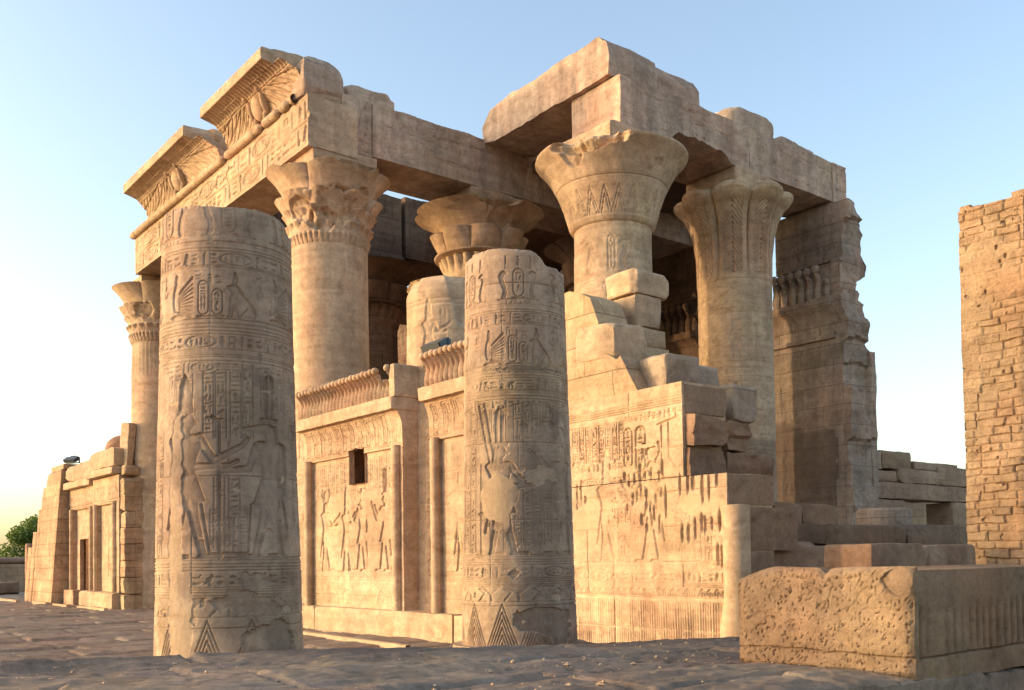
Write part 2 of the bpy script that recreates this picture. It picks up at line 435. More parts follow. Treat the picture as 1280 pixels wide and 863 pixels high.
def place(pr, x, y, sx, sy):
    """move a unit-square primitive: x right, y up; sx may be negative (mirror)"""
    f = lambda p: (x + p[0] * sx, y + p[1] * sy)
    sm = min(abs(sx), abs(sy)) if min(abs(sx), abs(sy)) > 0.3 * max(abs(sx), abs(sy)) else 0.6 * max(abs(sx), abs(sy))
    k = pr[0]
    if k == 'l': return ('l', [f(p) for p in pr[1]], pr[2] * sm)
    if k == 'c': return ('e', *f(pr[1:3]), pr[3] * abs(sx), pr[3] * abs(sy))
    if k == 'e': return ('e', *f(pr[1:3]), pr[3] * abs(sx), pr[4] * abs(sy))
    if k == 'o': return ('o', *f(pr[1:3]), pr[3] * abs(sx), pr[4] * abs(sy), pr[5] * sm)
    if k == 't': return ('t', *f(pr[1:3]), pr[3] * sm, *f(pr[4:6]), pr[6] * sm)
    if k == 'p': return ('p', [f(p) for p in pr[1]])
def bounds(prims):
    xs, ys = [], []
    for p in prims:
        if p[0] in 'lp':
            r = p[2] if p[0] == 'l' else 0
            for q in p[1]: xs += [q[0] - r, q[0] + r]; ys += [q[1] - r, q[1] + r]
        elif p[0] == 'c': xs += [p[1] - p[3], p[1] + p[3]]; ys += [p[2] - p[3], p[2] + p[3]]
        elif p[0] in 'eo': xs += [p[1] - p[3] * 1.2, p[1] + p[3] * 1.2]; ys += [p[2] - p[4] * 1.2, p[2] + p[4] * 1.2]
        elif p[0] == 't': xs += [p[1] - p[3], p[1] + p[3], p[4] - p[6], p[4] + p[6]]; ys += [p[2] - p[3], p[2] + p[3], p[5] - p[6], p[5] + p[6]]
    return min(xs), max(xs), min(ys), max(ys)
class Relief:
    def __init__(s, w, h, res, u0=0.0, v0=0.0, seed=1):
        s.nu, s.nv = int(round(w / res)) + 1, int(round(h / res)) + 1
        s.u, s.v = np.linspace(u0, u0 + w, s.nu), np.linspace(v0, v0 + h, s.nv)
        s.du = w / (s.nu - 1)
        s.H = np.zeros((s.nv, s.nu)); s.T = np.zeros((s.nv, s.nu)); s.res = res
        s.r = random.Random(seed); s.deep = 1.5
    def win(s, b, m):
        i0, i1 = np.searchsorted(s.u, b[0] - m), np.searchsorted(s.u, b[1] + m)
        j0, j1 = np.searchsorted(s.v, b[2] - m), np.searchsorted(s.v, b[3] + m)
        if i1 - i0 < 1 or j1 - j0 < 1: return None
        return slice(j0, j1), slice(i0, i1)
    def cut(s, prims, depth, w=None):
        """sunk relief: steep at the outline, rising again inside (w) or flat floored (w None)"""
        sl = s.win(bounds(prims), 2 * s.res)
        if sl is None: return
        U, V = np.meshgrid(s.u[sl[1]], s.v[sl[0]])
        d = np.min([sdf(U, V, p) for p in prims], 0)
        h = np.clip(0.5 - d / (1.2 * s.res), 0, 1)
        if w: h = h * (0.42 + 0.58 * np.exp(np.minimum(d, 0) / w))
        s.H[sl] = np.minimum(s.H[sl], -s.deep * depth * h)
    def raise_(s, prims, hgt, w=0.03):
        sl = s.win(bounds(prims), 2 * s.res)
        if sl is None: return
        U, V = np.meshgrid(s.u[sl[1]], s.v[sl[0]])
        d = np.min([sdf(U, V, p) for p in prims], 0)
        s.H[sl] = np.maximum(s.H[sl], hgt * np.sqrt(np.clip(-d / w, 0, 1)))
    def line(s, a, b, wd=0.012, dp=0.01): s.cut([('l', [a, b], wd / 2)], dp)
    def hline(s, v, wd=0.012, dp=0.01): s.line((s.u[0] - .1, v), (s.u[-1] + .1, v), wd, dp)
    def glyph(s, g, x, y, sx, sy, dp): s.cut([place(p, x, y, sx, sy) for p in GLYPHS[g]], dp)
    def band(s, u0, u1, v0, v1, dp=0.012):
        h = v1 - v0; u = u0
        while u < u1 - 0.3 * h:
            r = s.r.random(); fl = 1
            if r < 0.42:
                w = h * s.r.uniform(0.5, 0.85); s.glyph(s.r.choice(TALL), u, v0, w, h, dp)
            elif r < 0.50:                                       # a cartouche lying down
                w = h * 2.6
                if u + w > u1: continue
                s.cut([('o', u + w / 2, v0 + h / 2, w / 2, h * .48, h * .035)], dp)
                s.band(u + .3 * h, u + w - .3 * h, v0 + .2 * h, v0 + .8 * h, dp * .8)
            else:
                w = h * s.r.uniform(0.6, 1.0); n = s.r.choice((2, 2, 3))
                for k in range(n): s.glyph(s.r.choice(FLAT), u, v0 + h * k / n, w * s.r.uniform(.7, 1), h / n * .9, dp)
            u += w + 0.12 * h
    def column(s, u0, u1, v0, v1, dp=0.012, edges=True):
        w = u1 - u0; v = v1
        if edges:
            s.line((u0 - .08 * w, v0), (u0 - .08 * w, v1), .01, dp); s.line((u1 + .08 * w, v0), (u1 + .08 * w, v1), .01, dp)
        while v > v0 + .35 * w:
            r = s.r.random()
            if r < 0.45:
                h = w * s.r.uniform(.7, 1.0)
                if s.r.random() < .5: s.glyph(s.r.choice(TALL), u0 + .1 * w, v - h, .8 * w, h, dp)
                else:
                    s.glyph(s.r.choice(TALL), u0, v - h, .48 * w, h, dp); s.glyph(s.r.choice(TALL), u0 + .5 * w, v - h, .48 * w, h, dp)
            else:
                h = w * s.r.uniform(.3, .5); s.glyph(s.r.choice(FLAT), u0 + .05 * w, v - h, .9 * w, h, dp)
            v -= h + .1 * w
    def cartouche(s, u0, u1, v0, v1, dp=0.014):
        w = u1 - u0; r = w / 2
        pts = [(u0, v0 + r)] + [(u0 + r - r * math.cos(a), v1 - r + r * math.sin(a)) for a in np.linspace(0, math.pi, 9)] + [(u1, v0 + r)] + [(u0 + r + r * math.cos(a), v0 + r - r * math.sin(a)) for a in np.linspace(0, math.pi, 9)]
        s.cut([('l', pts, w * .05)], dp); s.line((u0 - .1 * w, v0 - .02), (u1 + .1 * w, v0 - .02), .02, dp)
        s.column(u0 + .2 * w, u1 - .2 * w, v0 + .35 * w, v1 - .25 * w, dp, False)
    def figure(s, x, y, h, face=1, head='man', crown='white', arms='offer', dp=0.02, staff=True):
        a = []
        L_ = lambda *p: a.append(p)
        L_('t', -.07, .03, .024, -.03, .27, .034); L_('t', -.03, .27, .034, -.02, .5, .06)
        L_('t', .13, .03, .024, .07, .27, .034); L_('t', .07, .27, .034, .02, .5, .06)
        L_('l', [(-.09, .012), (.03, .012)], .015); L_('l', [(.11, .012), (.24, .012)], .015)
        L_('p', [(-.085, .56), (.08, .56), (.15, .37), (-.08, .35)])
        L_('p', [(-.065, .54), (.07, .54), (.085, .66), (.14, .79), (.1, .82), (-.1, .82), (-.14, .79), (-.085, .66)])
        L_('t', 0, .8, .035, .005, .87, .035)
        if head == 'croc': L_('e', .02, .905, .06, .045); L_('t', .03, .91, .04, .2, .895, .018); L_('p', [(-.05, .94), (-.09, .78), (-.03, .78), (.02, .9)])
        elif head == 'falcon': L_('e', .02, .905, .055, .055); L_('l', [(.06, .91), (.1, .88)], .014); L_('p', [(-.05, .95), (-.1, .78), (-.03, .78), (.03, .9)])
        else: L_('e', .02, .905, .048, .058); L_('l', [(.06, .905), (.078, .895)], .012); L_('p', [(-.045, .96), (-.075, .8), (-.02, .8), (.0, .93)])
        if crown == 'white': L_('p', [(-.06, .94), (.06, .96), (.045, 1.1), (.015, 1.2), (-.01, 1.23), (-.04, 1.15)])
        elif crown == 'plumes': L_('l', [(-.05, .97), (.07, .97)], .018); L_('p', [(-.03, .98), (.0, .98), (.0, 1.3), (-.04, 1.26)]); L_('p', [(.015, .98), (.045, .98), (.055, 1.26), (.015, 1.3)])
        elif crown == 'disk': L_('c', .015, 1.05, .075); L_('l', [(-.05, .97), (-.1, 1.06), (-.08, 1.14)], .014); L_('l', [(.08, .97), (.13, 1.06), (.11, 1.14)], .014)
        elif crown == 'double': L_('p', [(-.07, .93), (.06, .95), (.08, 1.05), (.04, 1.05), (.02, 1.2), (-.02, 1.22), (-.04, 1.08), (-.09, 1.2), (-.1, 1.2)])
        if arms == 'offer':
            L_('t', .11, .78, .032, .2, .64, .026); L_('t', .2, .64, .026, .38, .74, .02); L_('l', [(.38, .74), (.42, .79)], .016)
            L_('t', -.11, .78, .03, .04, .6, .026); L_('t', .04, .6, .026, .3, .61, .018); L_('l', [(.3, .61), (.35, .64)], .016)
        elif arms == 'adore':
            L_('t', .11, .78, .032, .22, .66, .026); L_('t', .22, .66, .026, .34, .88, .02)
            L_('t', -.1, .78, .03, .1, .64, .026); L_('t', .1, .64, .026, .26, .83, .02)
        else:
            L_('t', .11, .78, .032, .17, .62, .026); L_('t', .17, .62, .026, .36, .6, .02); L_('t', -.12, .78, .032, -.13, .58, .025); L_('t', -.13, .58, .025, -.1, .43, .02)
            if staff: L_('l', [(.37, .0), (.37, .95), (.42, .98)], .011)
        L_('l', [(-.08, .5), (-.14, .2)], .012)
        s.cut([place(('e', p[1], p[2], p[3], p[3]) if p[0] == 'c' else p, x, y, h * face, h) for p in a], dp, w=0.03 * h)
    def seated_cat(s, x, y, w, h, face=1, dp=0.016):
        a = [('p', [(.04, 0), (.2, 0), (.24, .06), (.27, .34), (.36, .14), (.38, 0), (.95, 0), (1.0, .1), (.93, .28), (.78, .45), (.62, .6), (.5, .76), (.43, .86), (.36, .93), (.28, .96), (.2, .93), (.04, .87), (.03, .81), (.16, .78), (.2, .7), (.13, .55), (.11, .3), (.1, .08)]),
             ('p', [(.22, .975), (.38, .955), (.41, 1.06), (.35, 1.25), (.28, 1.3)])]
        s.line((x + (.7 if face > 0 else .3) * w, y + .3 * h), (x + (.45 if face > 0 else .55) * w, y + .02 * h), .012, dp)
        s.cut([place(p, x + (w if face < 0 else 0), y, w * face, h) for p in a], dp, w=0.05 * h)
    def winged(s, x, y, w, h, face=1, dp=0.016):
        f = lambda px, py: (x + (px if face > 0 else 1 - px) * w, y + py * h)
        s.cut([('e', *f(.24, .5), w * .13, h * .35), ('e', *f(.3, .86), w * .09, h * .09), ('p', [f(.2, .95), f(.4, .95), f(.36, 1.15), f(.26, 1.2)])], dp, w=.05 * h)
        s.cut([('l', [f(.38, .62), f(.95, 1.05)], .01), ('l', [f(.34, .15), f(.9, -.02)], .01)], dp)
        for k in np.linspace(0, 1, 9): s.line(f(.4 + .03 * k, .58 - .42 * k), f(.97, 1.0 - .98 * k), .01, dp * .8)
        s.cut([('e', *f(.35, .0), w * .3, h * .07)], dp)
    def uraeus(s, x, y, h, face=1, dp=0.016):
        f = lambda px, py: (x + px * h * face, y + py * h)
        s.cut([('p', [f(.0, .0), f(.16, .0), f(.08, .3), f(.2, .55), f(.26, .78), f(.2, .92), f(.06, .98), f(-.08, .9), f(-.1, .84), f(.04, .82), f(.08, .7), f(-.02, .45), f(-.06, .2)])], dp, w=.04)
    def chevrons(s, v0, v1, wd, dp=0.012):
        n = max(3, int(round((s.u[-1] - s.u[0]) / wd))); w = (s.u[-1] - s.u[0]) / n
        for k in range(n + 1):
            u = s.u[0] + k * w
            for t in np.arange(0.05, 0.95, 0.17):
                s.line((u - w * .5 * (1 - t), v0), (u, v0 + (v1 - v0) * (1 - t)), .013, dp); s.line((u + w * .5 * (1 - t), v0), (u, v0 + (v1 - v0) * (1 - t)), .013, dp)
    def papyrus(s, v0, v1, wd, dp=0.014):
        n = int((s.u[-1] - s.u[0]) / wd); w = (s.u[-1] - s.u[0]) / n
        for k in range(n):
            u = s.u[0] + (k + .5) * w; h = v1 - v0
            s.cut([('l', [(u, v0), (u, v0 + .5 * h)], .014), ('p', [(u - .06 * w, v0 + .45 * h), (u + .06 * w, v0 + .45 * h), (u + .42 * w, v1), (u - .42 * w, v1)])], dp, w=.025)
            s.cut([('l', [(u - .5 * w, v0), (u - .25 * w, v0 + .55 * h), (u - .5 * w, v0 + .8 * h)], .012)], dp)
    def stain(s, u, v, ru, rv, val, seed=0, rag=0.5, dep=0.0, flat=None):
        """a patch with a ragged outline: changes the stone's tone, and its surface if dep or flat is given"""
        sl = s.win((u - ru * 1.6, u + ru * 1.6, v - rv * 1.6, v + rv * 1.6), 0)
        if sl is None: return
        U, V = np.meshgrid(s.u[sl[1]], s.v[sl[0]])
        n = fbm(np.stack([U, V, U * 0 + seed], -1), 1.3 / min(ru, rv), 4, seed)
        d = np.hypot((U - u) / ru, (V - v) / rv) + rag * n
        k = sstep(1.02, .96, d) if (dep or flat is not None) else sstep(1.2, .6, d)
        s.T[sl] = s.T[sl] * (1 - k) + val * k
        if flat is not None: s.H[sl] = s.H[sl] * (1 - k) + flat * k
        elif dep: s.H[sl] = s.H[sl] * (1 - k * .75) - dep * k * (1 + .35 * fbm(np.stack([U, V, U * 0], -1), 6, 3, seed + 5))
    def wear(s, amt=0.5, seed=0, freq=1.1, above=-9):
        """rub parts of the carving away"""
        U, V = np.meshgrid(s.u, s.v)
        n = fbm(np.stack([U, V, U * 0 + seed], -1), freq, 4, seed)
        s.H *= 1 - amt * sstep(0.0, 0.35, n) * (V > above)
    def courses(s, v_list, per=None, dp=0.012, wd=0.012):
        for i, v in enumerate(v_list):
            s.hline(v, wd, dp)

def lathe(mb, cx, cy, zs, rfun, nu=96, Hs=None, tone=None, capz=None, seed=0, top_rough=0.0, cap=True):
    """zs: heights; rfun(phi grid, z grid) -> radius"""
    phi = np.linspace(0, 2 * np.pi, nu, endpoint=False)
    P, Zg = np.meshgrid(phi, zs)
    Zt = Zg if capz is None else capz(P, Zg)
    r = rfun(P, Zg)
    if Hs is not None: r = r + Hs
    V = np.stack([cx + r * np.cos(P), cy + r * np.sin(P), Zt], -1)
    nv = len(zs)
    F = quads(nv, nu, wrap=True)
    T = np.zeros((nv, nu)) if tone is None else tone
    mb.add(V, F, T)
    if cap:
        for side, row in ((1, V[-1]), (0, V[0])):
            if side == 0: continue
            ks = np.linspace(1, 0.02, 14)
            c = np.array([cx, cy, 0])
            rings = []
            for k in ks:
                q = row.copy(); q[:, :2] = (q[:, :2] - c[:2]) * k + c[:2]
                m = row[:, 2].mean()
                q[:, 2] = m + (row[:, 2] - m) * k ** 1.5
                if top_rough: q[:, 2] += top_rough * (1 - k ** 6) * fbm(np.stack([q[:, 0], q[:, 1], q[:, 2] * 0], -1), 2.2, 4, seed + 77)
                rings.append(q)
            rings = np.array(rings)
            mb.add(rings, quads(len(ks), nu, wrap=True), np.repeat(T[-1:], len(ks), 0))

# phi on a column whose outside faces the camera / along u: u = phi * radius
def phi_cam(x, y):                                       # direction from column axis towards the photographer
    return math.atan2(-y, -x)
def panel(mb, s0, s1, z0, z1, D, back, rel, hole=None, axis='D', far=False):
    """a wall slab along Y whose front (facing -X) carries a relief drawn with u = s1 - s (left to right as seen), v = z.
       axis 'S': slab along X facing -Y, u = x"""
    U, V = np.meshgrid(rel.u, rel.v)
    H = rel.H
    if axis == 'D': P = np.stack([D - H, s1 - (U - rel.u[0]) * (s1 - s0) / (rel.u[-1] - rel.u[0]), V], -1)
    else: P = np.stack([s0 + (U - rel.u[0]) * (s1 - s0) / (rel.u[-1] - rel.u[0]), D - H, V], -1)
    F = quads(*U.shape, flip=False)
    if hole:
        a, b, c, d = hole                                 # u0 u1 v0 v1
        cen = P.reshape(-1, 3)[F].mean(1)
        uu = U.ravel()[F].mean(1); vv = V.ravel()[F].mean(1)
        wob = 0.03 * fbm(np.stack([uu, vv, vv * 0], -1), 5, 2, 4)
        F = F[~((uu > a + wob) & (uu < b + wob) & (vv > c + wob) & (vv < d + wob))]
    mb.add(P, F, rel.T)
    def rim(row):
        q = row.copy(); q[:, 0 if axis == 'D' else 1] = back
        n = len(row); W_ = np.stack([row, row * .5 + q * .5, q]); mb.add(W_, quads(3, n))
    rim(P[0]); rim(P[-1]); rim(P[:, 0]); rim(P[:, -1])
    a = P[0, 0], P[0, -1], P[-1, -1], P[-1, 0]
    bk = np.array(a); bk[:, 0 if axis == 'D' else 1] = back
    if not hole or axis == 'S' or hole[2] > 2: mb.add(bk, [[0, 3, 2, 1]])
    if hole:
        def at_(u, v):
            p = np.array([back, s1 - (u - rel.u[0]) * (s1 - s0) / (rel.u[-1] - rel.u[0]), v]); return p
        u0, u1, v0, v1 = rel.u[0], rel.u[-1], rel.v[0], rel.v[-1]; a, b, c, d = hole
        q = np.array([at_(u0, v0), at_(u1, v0), at_(u1, v1), at_(u0, v1), at_(a, c), at_(b, c), at_(b, d), at_(a, d)])
        fr = q[4:].copy(); fr[:, 0] = D + .02
        inn = q[4:].copy(); inn[:, 0] = D + .16
        n = 5; T_ = np.stack([inn * t + fr * (1 - t) for t in np.linspace(0, 1, n)])
        T_ += 0.025 * fbm(T_, 4, 2, 9)[..., None]
        mb.add(T_, quads(n, 4, wrap=True))
        wide = inn.copy(); cen = inn.mean(0); wide[:, 1:] = cen[1:] + (inn[:, 1:] - cen[1:]) * [2.6, 1.35]; wide[:, 0] = D + .17
        far_ = wide.copy(); far_[:, 0] = back - .03
        mb.add(np.stack([T_[-1], wide, far_, far_ * .01 + far_.mean(0) * .99]), quads(4, 4, wrap=True))
def stone_noise(rel, amp=0.006, freq=3.0, seed=0, low=0.012):
    U, V = np.meshgrid(rel.u, rel.v)
    P = np.stack([U, V, U * 0 + seed * 3.1], -1)
    rel.H += amp * fbm(P, freq, 4, seed) + low * fbm(P, 0.7, 2, seed + 5)

# ================================================================== THE SETTING: ground
def ground_sheet():
    V = np.array([[-3000, -3000, -.12], [3000, -3000, -.12], [3000, 3000, -.12], [-3000, 3000, -.12]], float)
    struct(mk('ground', V, [[0, 1, 2, 3]], M_SAND))
ground_sheet()
def paving_heights(X, Y, row_h, cell, seed, hgt=0.02, gap=0.035):
    r = np.random.default_rng(seed)
    Xw = X + 0.10 * fbm(np.stack([X, Y, X * 0], -1), .9, 3, seed); Yw = Y + 0.16 * fbm(np.stack([X, Y, X * 0 + 5], -1), .7, 3, seed + 3)
    edges = np.cumsum(r.uniform(*row_h, 200)) + Y.min() - 3
    row = np.searchsorted(edges, Yw)
    dy = np.minimum(Yw - edges[np.maximum(row - 1, 0)], edges[np.minimum(row, 199)] - Yw)
    H = np.zeros(X.shape); dx = np.full(X.shape, 9.0)
    for k in np.unique(row):
        m = row == k
        e = np.cumsum(r.uniform(*cell, 120)) + X.min() - 4
        j = np.searchsorted(e, Xw[m])
        dx[m] = np.minimum(Xw[m] - e[np.maximum(j - 1, 0)], e[np.minimum(j, 119)] - Xw[m])
        H[m] = r.uniform(-1, 1, 121)[np.minimum(j, 120)] * hgt + (Yw[m] - edges[max(k - 1, 0)]) * (r.uniform(-.035, .035, 121)[np.minimum(j, 120)])
    e = np.minimum(dx, dy)
    nz = fbm(np.stack([X, Y, X * 0 + 9], -1), 2.3, 4, seed + 9)
    H -= gap * np.clip(1 - e / (0.055 + 0.05 * np.clip(nz, -.6, 1)), 0, 1) ** .7
    H += 0.020 * nz + 0.010 * fbm(np.stack([X, Y, X * 0], -1), 8, 3, seed + 1)
    return H
def court():
    xs = np.concatenate([np.arange(-22, 1, .16), np.arange(1, 15, .055), np.arange(15, 32, .3)])
    ys = [8.0]
    while ys[-1] < 80: ys.append(ys[-1] + max(.04, .0040 * ys[-1]))
    X, Y = np.meshgrid(xs, np.array(ys))
    H = paving_heights(X, Y, (.55, 1.3), (.9, 2.4), 5, .028, .05)
    V = np.stack([X, Y, H], -1)
    struct(mk('court_paving', V, quads(*X.shape), M_PAVE, tone=np.clip(-.5 * (H < -.035), -1, 1)))
court()
def stylobate():
    xs, ys = np.arange(-5, 14.4, .028), np.arange(4.05, 9.0, .024)
    X, Y = np.meshgrid(xs, ys)
    top = .916 - .0305 * X
    edge = 8.40 + .10 * fbm(np.stack([X, X * 0, X * 0], -1), .9, 4, 3)
    H = paving_heights(X, Y, (.9, 1.4), (1.3, 2.6), 15, .010, .05)
    P = np.stack([X, Y, X * 0], -1)
    q_ = fbm(P * [.55, 1.7, 1], .9, 5, 21) * 7; fl_ = np.floor(q_)
    H = H + .011 * (fl_ + sstep(.8, 1.0, q_ - fl_)) + .008 * fbm(P, 2.2, 4, 23) + .006 * fbm(P, 9, 3, 5, .7) - .012 * sstep(.25, .33, fbm(P * [1, 1.6, 1], 5, 3, 35))
    k = np.clip((Y - edge) / .10, 0, 1)
    Z = top + H - k ** 1.3 * 1.0
    fr = np.clip((4.12 - Y) / .07, 0, 1)
    Z = Z - .03 * fr ** 2
    V = np.stack([X, Y, Z], -1)
    dust = .55 * sstep(.0, .35, fbm(P * [.7, 1.6, 1], .8, 5, 41)) - .12 * sstep(.18, .4, fbm(P * [1, 2.2, 1], 1.6, 4, 43))
    mb = MB(); mb.add(V, quads(*X.shape), np.where(H < -.04, -.6, dust))
    # near face, down to the lower ground
    a = V[0]; rows = [a]
    for t in np.linspace(0, 1, 14)[1:]:
        q = a.copy(); q[:, 2] = a[:, 2] * (1 - t) - .12 * t
        q[:, 1] -= .02 * fbm(q, 3, 3, 8) + .012 * (np.abs((q[:, 0] + .3 * (int(t * 2))) % 1.3 - .65) > .64) * -2
        rows.append(q)
    R_ = np.array(rows); mb.add(R_, quads(*R_.shape[:2], flip=True))
    struct(mb.build('stylobate', M_PAVE, sharp=None))
stylobate()
def grit():
    r = np.random.default_rng(21); mb = MB()
    ico = np.array([(1, 0, 0), (-1, 0, 0), (0, 1, 0), (0, -1, 0), (0, 0, 1), (0, 0, -1)], float)
    tri = np.array([(0, 2, 4), (2, 1, 4), (1, 3, 4), (3, 0, 4), (2, 0, 5), (1, 2, 5), (3, 1, 5), (0, 3, 5)])
    for k in range(420):
        x, y = r.uniform(.5, 9.5), r.uniform(4.6, 8.2); z = .916 - .0305 * x + .005; sc = r.choice([.008, .012, .02, .032], p=[.45, .33, .17, .05])
        a = r.uniform(0, 6.28); R_ = np.array([[math.cos(a), -math.sin(a), 0], [math.sin(a), math.cos(a), 0], [0, 0, 1]])
        mb.add((ico * sc * r.uniform(.6, 1.4, (6, 1)) * [1.2, .9, .6]) @ R_.T + [x, y, z], tri, np.full(6, r.uniform(-.4, .6)))
    struct(mb.build('grit', M_STONE, smooth=False), 'stuff')
grit()
def kerb():
    mb = MB()
    pts = [(9.72, 15.45), (9.88, 18.0), (10.03, 20.6), (10.2, 24.0)]
    for i, (a, b) in enumerate(zip(pts, pts[1:])):
        n = 30; T = np.linspace(.0, .995, n)
        C_ = np.array([[a[0] + (b[0] - a[0]) * t, a[1] + (b[1] - a[1]) * t] for t in T])
        rows = []
        for dx, dz in ((-.06, -.05), (-.055, .075), (.05, .08), (.06, -.05)):
            q = np.stack([C_[:, 0] + dx, C_[:, 1], C_[:, 1] * 0 + dz], -1); q += .006 * fbm(q, 6, 2, i)[:, None]; rows.append(q)
        mb.add(np.array(rows), quads(4, n, flip=True), np.full(4 * n, .6))
    for (x0, y0, ln) in ((10.2, 36.3, 3.6), (10.1, 41, 2.2), (10.15, 44.6, 2.4), (9.9, 49, 4)):
        block(mb, x0 - .07, x0 + .07, y0, y0 + ln, -.05, .10, .12, .01, .03, int(y0), tone=.6)
    struct(mb.build('kerb', M_STONE, sharp=50))
kerb()

# ================================================================== COURT COLUMNS in front
ZL = dict(base=.42, chev=1.04, pap=1.28, g0=1.38, g1=1.54, feet=1.70, top=3.92, h0=4.07, h1=4.21, cat0=4.37, cat1=4.97, i0=5.02, i1=5.16, ur0=5.34)
def court_relief(second):
    R = Relief(5.027, 6.2, .0075, u0=-2.5135, v0=0.0, seed=5 if second else 9); R.deep = 1.55
    Z = ZL
    R.chevrons(.40, Z['chev'], .46, .018); R.papyrus(Z['chev'] + .02, Z['pap'] - .02, .36)
    for v in (Z['chev'], Z['pap'], 1.315, 1.345, 1.37, 1.56, 1.595, 1.63, 1.675): R.hline(v, .011, .011)
    R.band(-2.5, 2.5, Z['g0'] + .01, Z['g1'] - .01, .014)
    for v in (3.92, 3.965, 4.01, 4.055, 4.225, 4.26, 4.30, 4.345, 4.99, 5.01, 5.175, 5.21, 5.25, 5.29): R.hline(v, .01, .010)
    R.hline(4.03, .03, .006); R.hline(5.265, .028, .006)
    R.band(-2.5, 2.5, Z['h0'], Z['h1'], .012); R.band(-2.5, 2.5, Z['i0'], Z['i1'], .012)
    # frieze of seated beasts, cartouches and winged figures
    for k in range(-2, 3):
        c = k * 1.26 + (.14 if second else -.10)
        b, h = Z['cat0'] + .05, .44
        R.line((c - .62, Z['cat0'] + .03), (c + .62, Z['cat0'] + .03), .012, .012)
        R.cartouche(c - .24, c - .12, b + .03, b + h - .02); R.cartouche(c - .08, c + .04, b + .03, b + h - .12)
        R.seated_cat(c + .07, b, .38, h * .92, 1, .022); R.winged(c - .66, b + .02, .36, h * .95, 1)
        R.column(c + .44, c + .54, b + .2, b + h + .08, .01, False); R.column(c - .28, c - .2, b + h - .02, b + h + .1, .01, False)
        R.band(c - .15, c + .05, b + h - .08, b + h + .06, .01)
    # rearing cobras beside cartouches at the top
    for k in range(-3, 4):
        c = k * .84 + (.06 if second else .02)
        R.cartouche(c - .08, c + .08, Z['ur0'] + .06, Z['ur0'] + .46, .016); R.uraeus(c + .2, Z['ur0'] + .03, .42, 1, .02); R.uraeus(c - .2, Z['ur0'] + .03, .42, -1, .02)
        R.line((c - .32, Z['ur0'] + .02), (c + .32, Z['ur0'] + .02), .014, .013)
        for q in (-.14, 0, .14): R.glyph('house', c + q - .05, Z['ur0'] - .04, .1, .06, .01)
        R.glyph('feather', c - .24, Z['ur0'] + .46, .09, .2, .013); R.glyph('feather', c + .15, Z['ur0'] + .46, .09, .2, .013); R.glyph('jar', c - .05, Z['ur0'] + .5, .1, .16, .013)
    # the offering scene
    b = Z['feet']
    R.line((-2.5, b), (2.5, b), .012, .012)
    if not second:
        R.figure(-.50, b, 1.70, 1, 'man', 'white', 'offer', .026); R.figure(.50, b, 1.62, -1, 'croc', 'plumes', 'hold', .026)
        R.figure(-1.75, b, 1.65, 1, 'man', 'disk', 'adore', .022); R.figure(1.75, b, 1.65, -1, 'falcon', 'double', 'hold', .022)
        cols = [(-.92, 1.7, 3.3), (-.22, 3.05, 3.8), (-.08, 3.05, 3.8), (.08, 3.05, 3.8), (.22, 3.05, 3.8), (-.10, 1.82, 2.6), (.06, 1.82, 2.6), (.94, 1.9, 3.8), (1.08, 1.9, 3.8), (-1.06, 1.75, 3.8), (-1.22, 1.75, 3.8)]
        R.line((0.0, 2.62), (0.0, 3.0), .012, .014)
        R.cut([('l', [(-.3, 2.35), (-.2, 1.75), (.2, 1.75), (.24, 2.3)], .012)], .018)
    else:
        R.figure(-.26, b, 1.62, 1, 'man', 'plumes', 'offer', .026); R.figure(.78, b, 1.64, -1, 'man', 'disk', 'adore', .026)
        R.figure(-1.6, b, 1.65, 1, 'falcon', 'double', 'hold', .022); R.figure(1.9, b, 1.65, -1, 'man', 'white', 'offer', .022)
        cols = [(.14, 1.84, 2.62), (.28, 1.84, 2.62), (.44, 1.84, 2.62), (-.72, 1.75, 3.85), (-.86, 1.75, 3.85), (-1.0, 1.75, 3.2), (.02, 3.3, 3.86), (.16, 3.1, 3.86), (.3, 3.1, 3.86), (.46, 3.1, 3.86), (.6, 3.3, 3.86), (1.12, 1.8, 3.8), (1.3, 1.8, 3.8)]
        R.line((-.56, 1.72), (-.56, 3.0), .014, .018); R.cut([('l', [(-.6, 3.85), (-.38, 2.95)], .02), ('l', [(-.5, 3.87), (-.3, 2.98)], .02)], .018)
    for (c, z0, z1) in cols: R.column(c - .05, c + .05, z0, z1, .012)
    R.band(-.9, .9, 3.80, 3.90, .01)
    taken = [(c - .07, c + .07) for c, _, _ in cols]
    for c in np.arange(-2.45, 2.45, .125):                  # the ground of the scene is filled with writing
        if any(a < c + .05 and c - .05 < b_ for a, b_ in taken): continue
        top_ = 3.78; bot_ = 3.36 if abs(c) < 1.1 else 2.9
        R.column(c - .042, c + .042, bot_, top_, .009)
    for c in (-.15, .0, .15): R.column(c - .04, c + .04, 1.76, 2.25, .009)
    R.wear(.7, 3 if second else 8, .9, 1.1)
    # drums: fine joints round the shaft
    for v in ((.92, 2.62, 3.99, 5.29) if not second else (.98, 2.2, 3.3, 4.42, 5.6)):
        R.hline(v, .012, .012)
    for (u, v0, v1) in ((0.02, 2.62, 3.4), (-.4, 1.0, 2.6), (.55, .5, .92), (-.2, 3.99, 5.2)): R.line((u, v0), (u, v1), .009, .009)
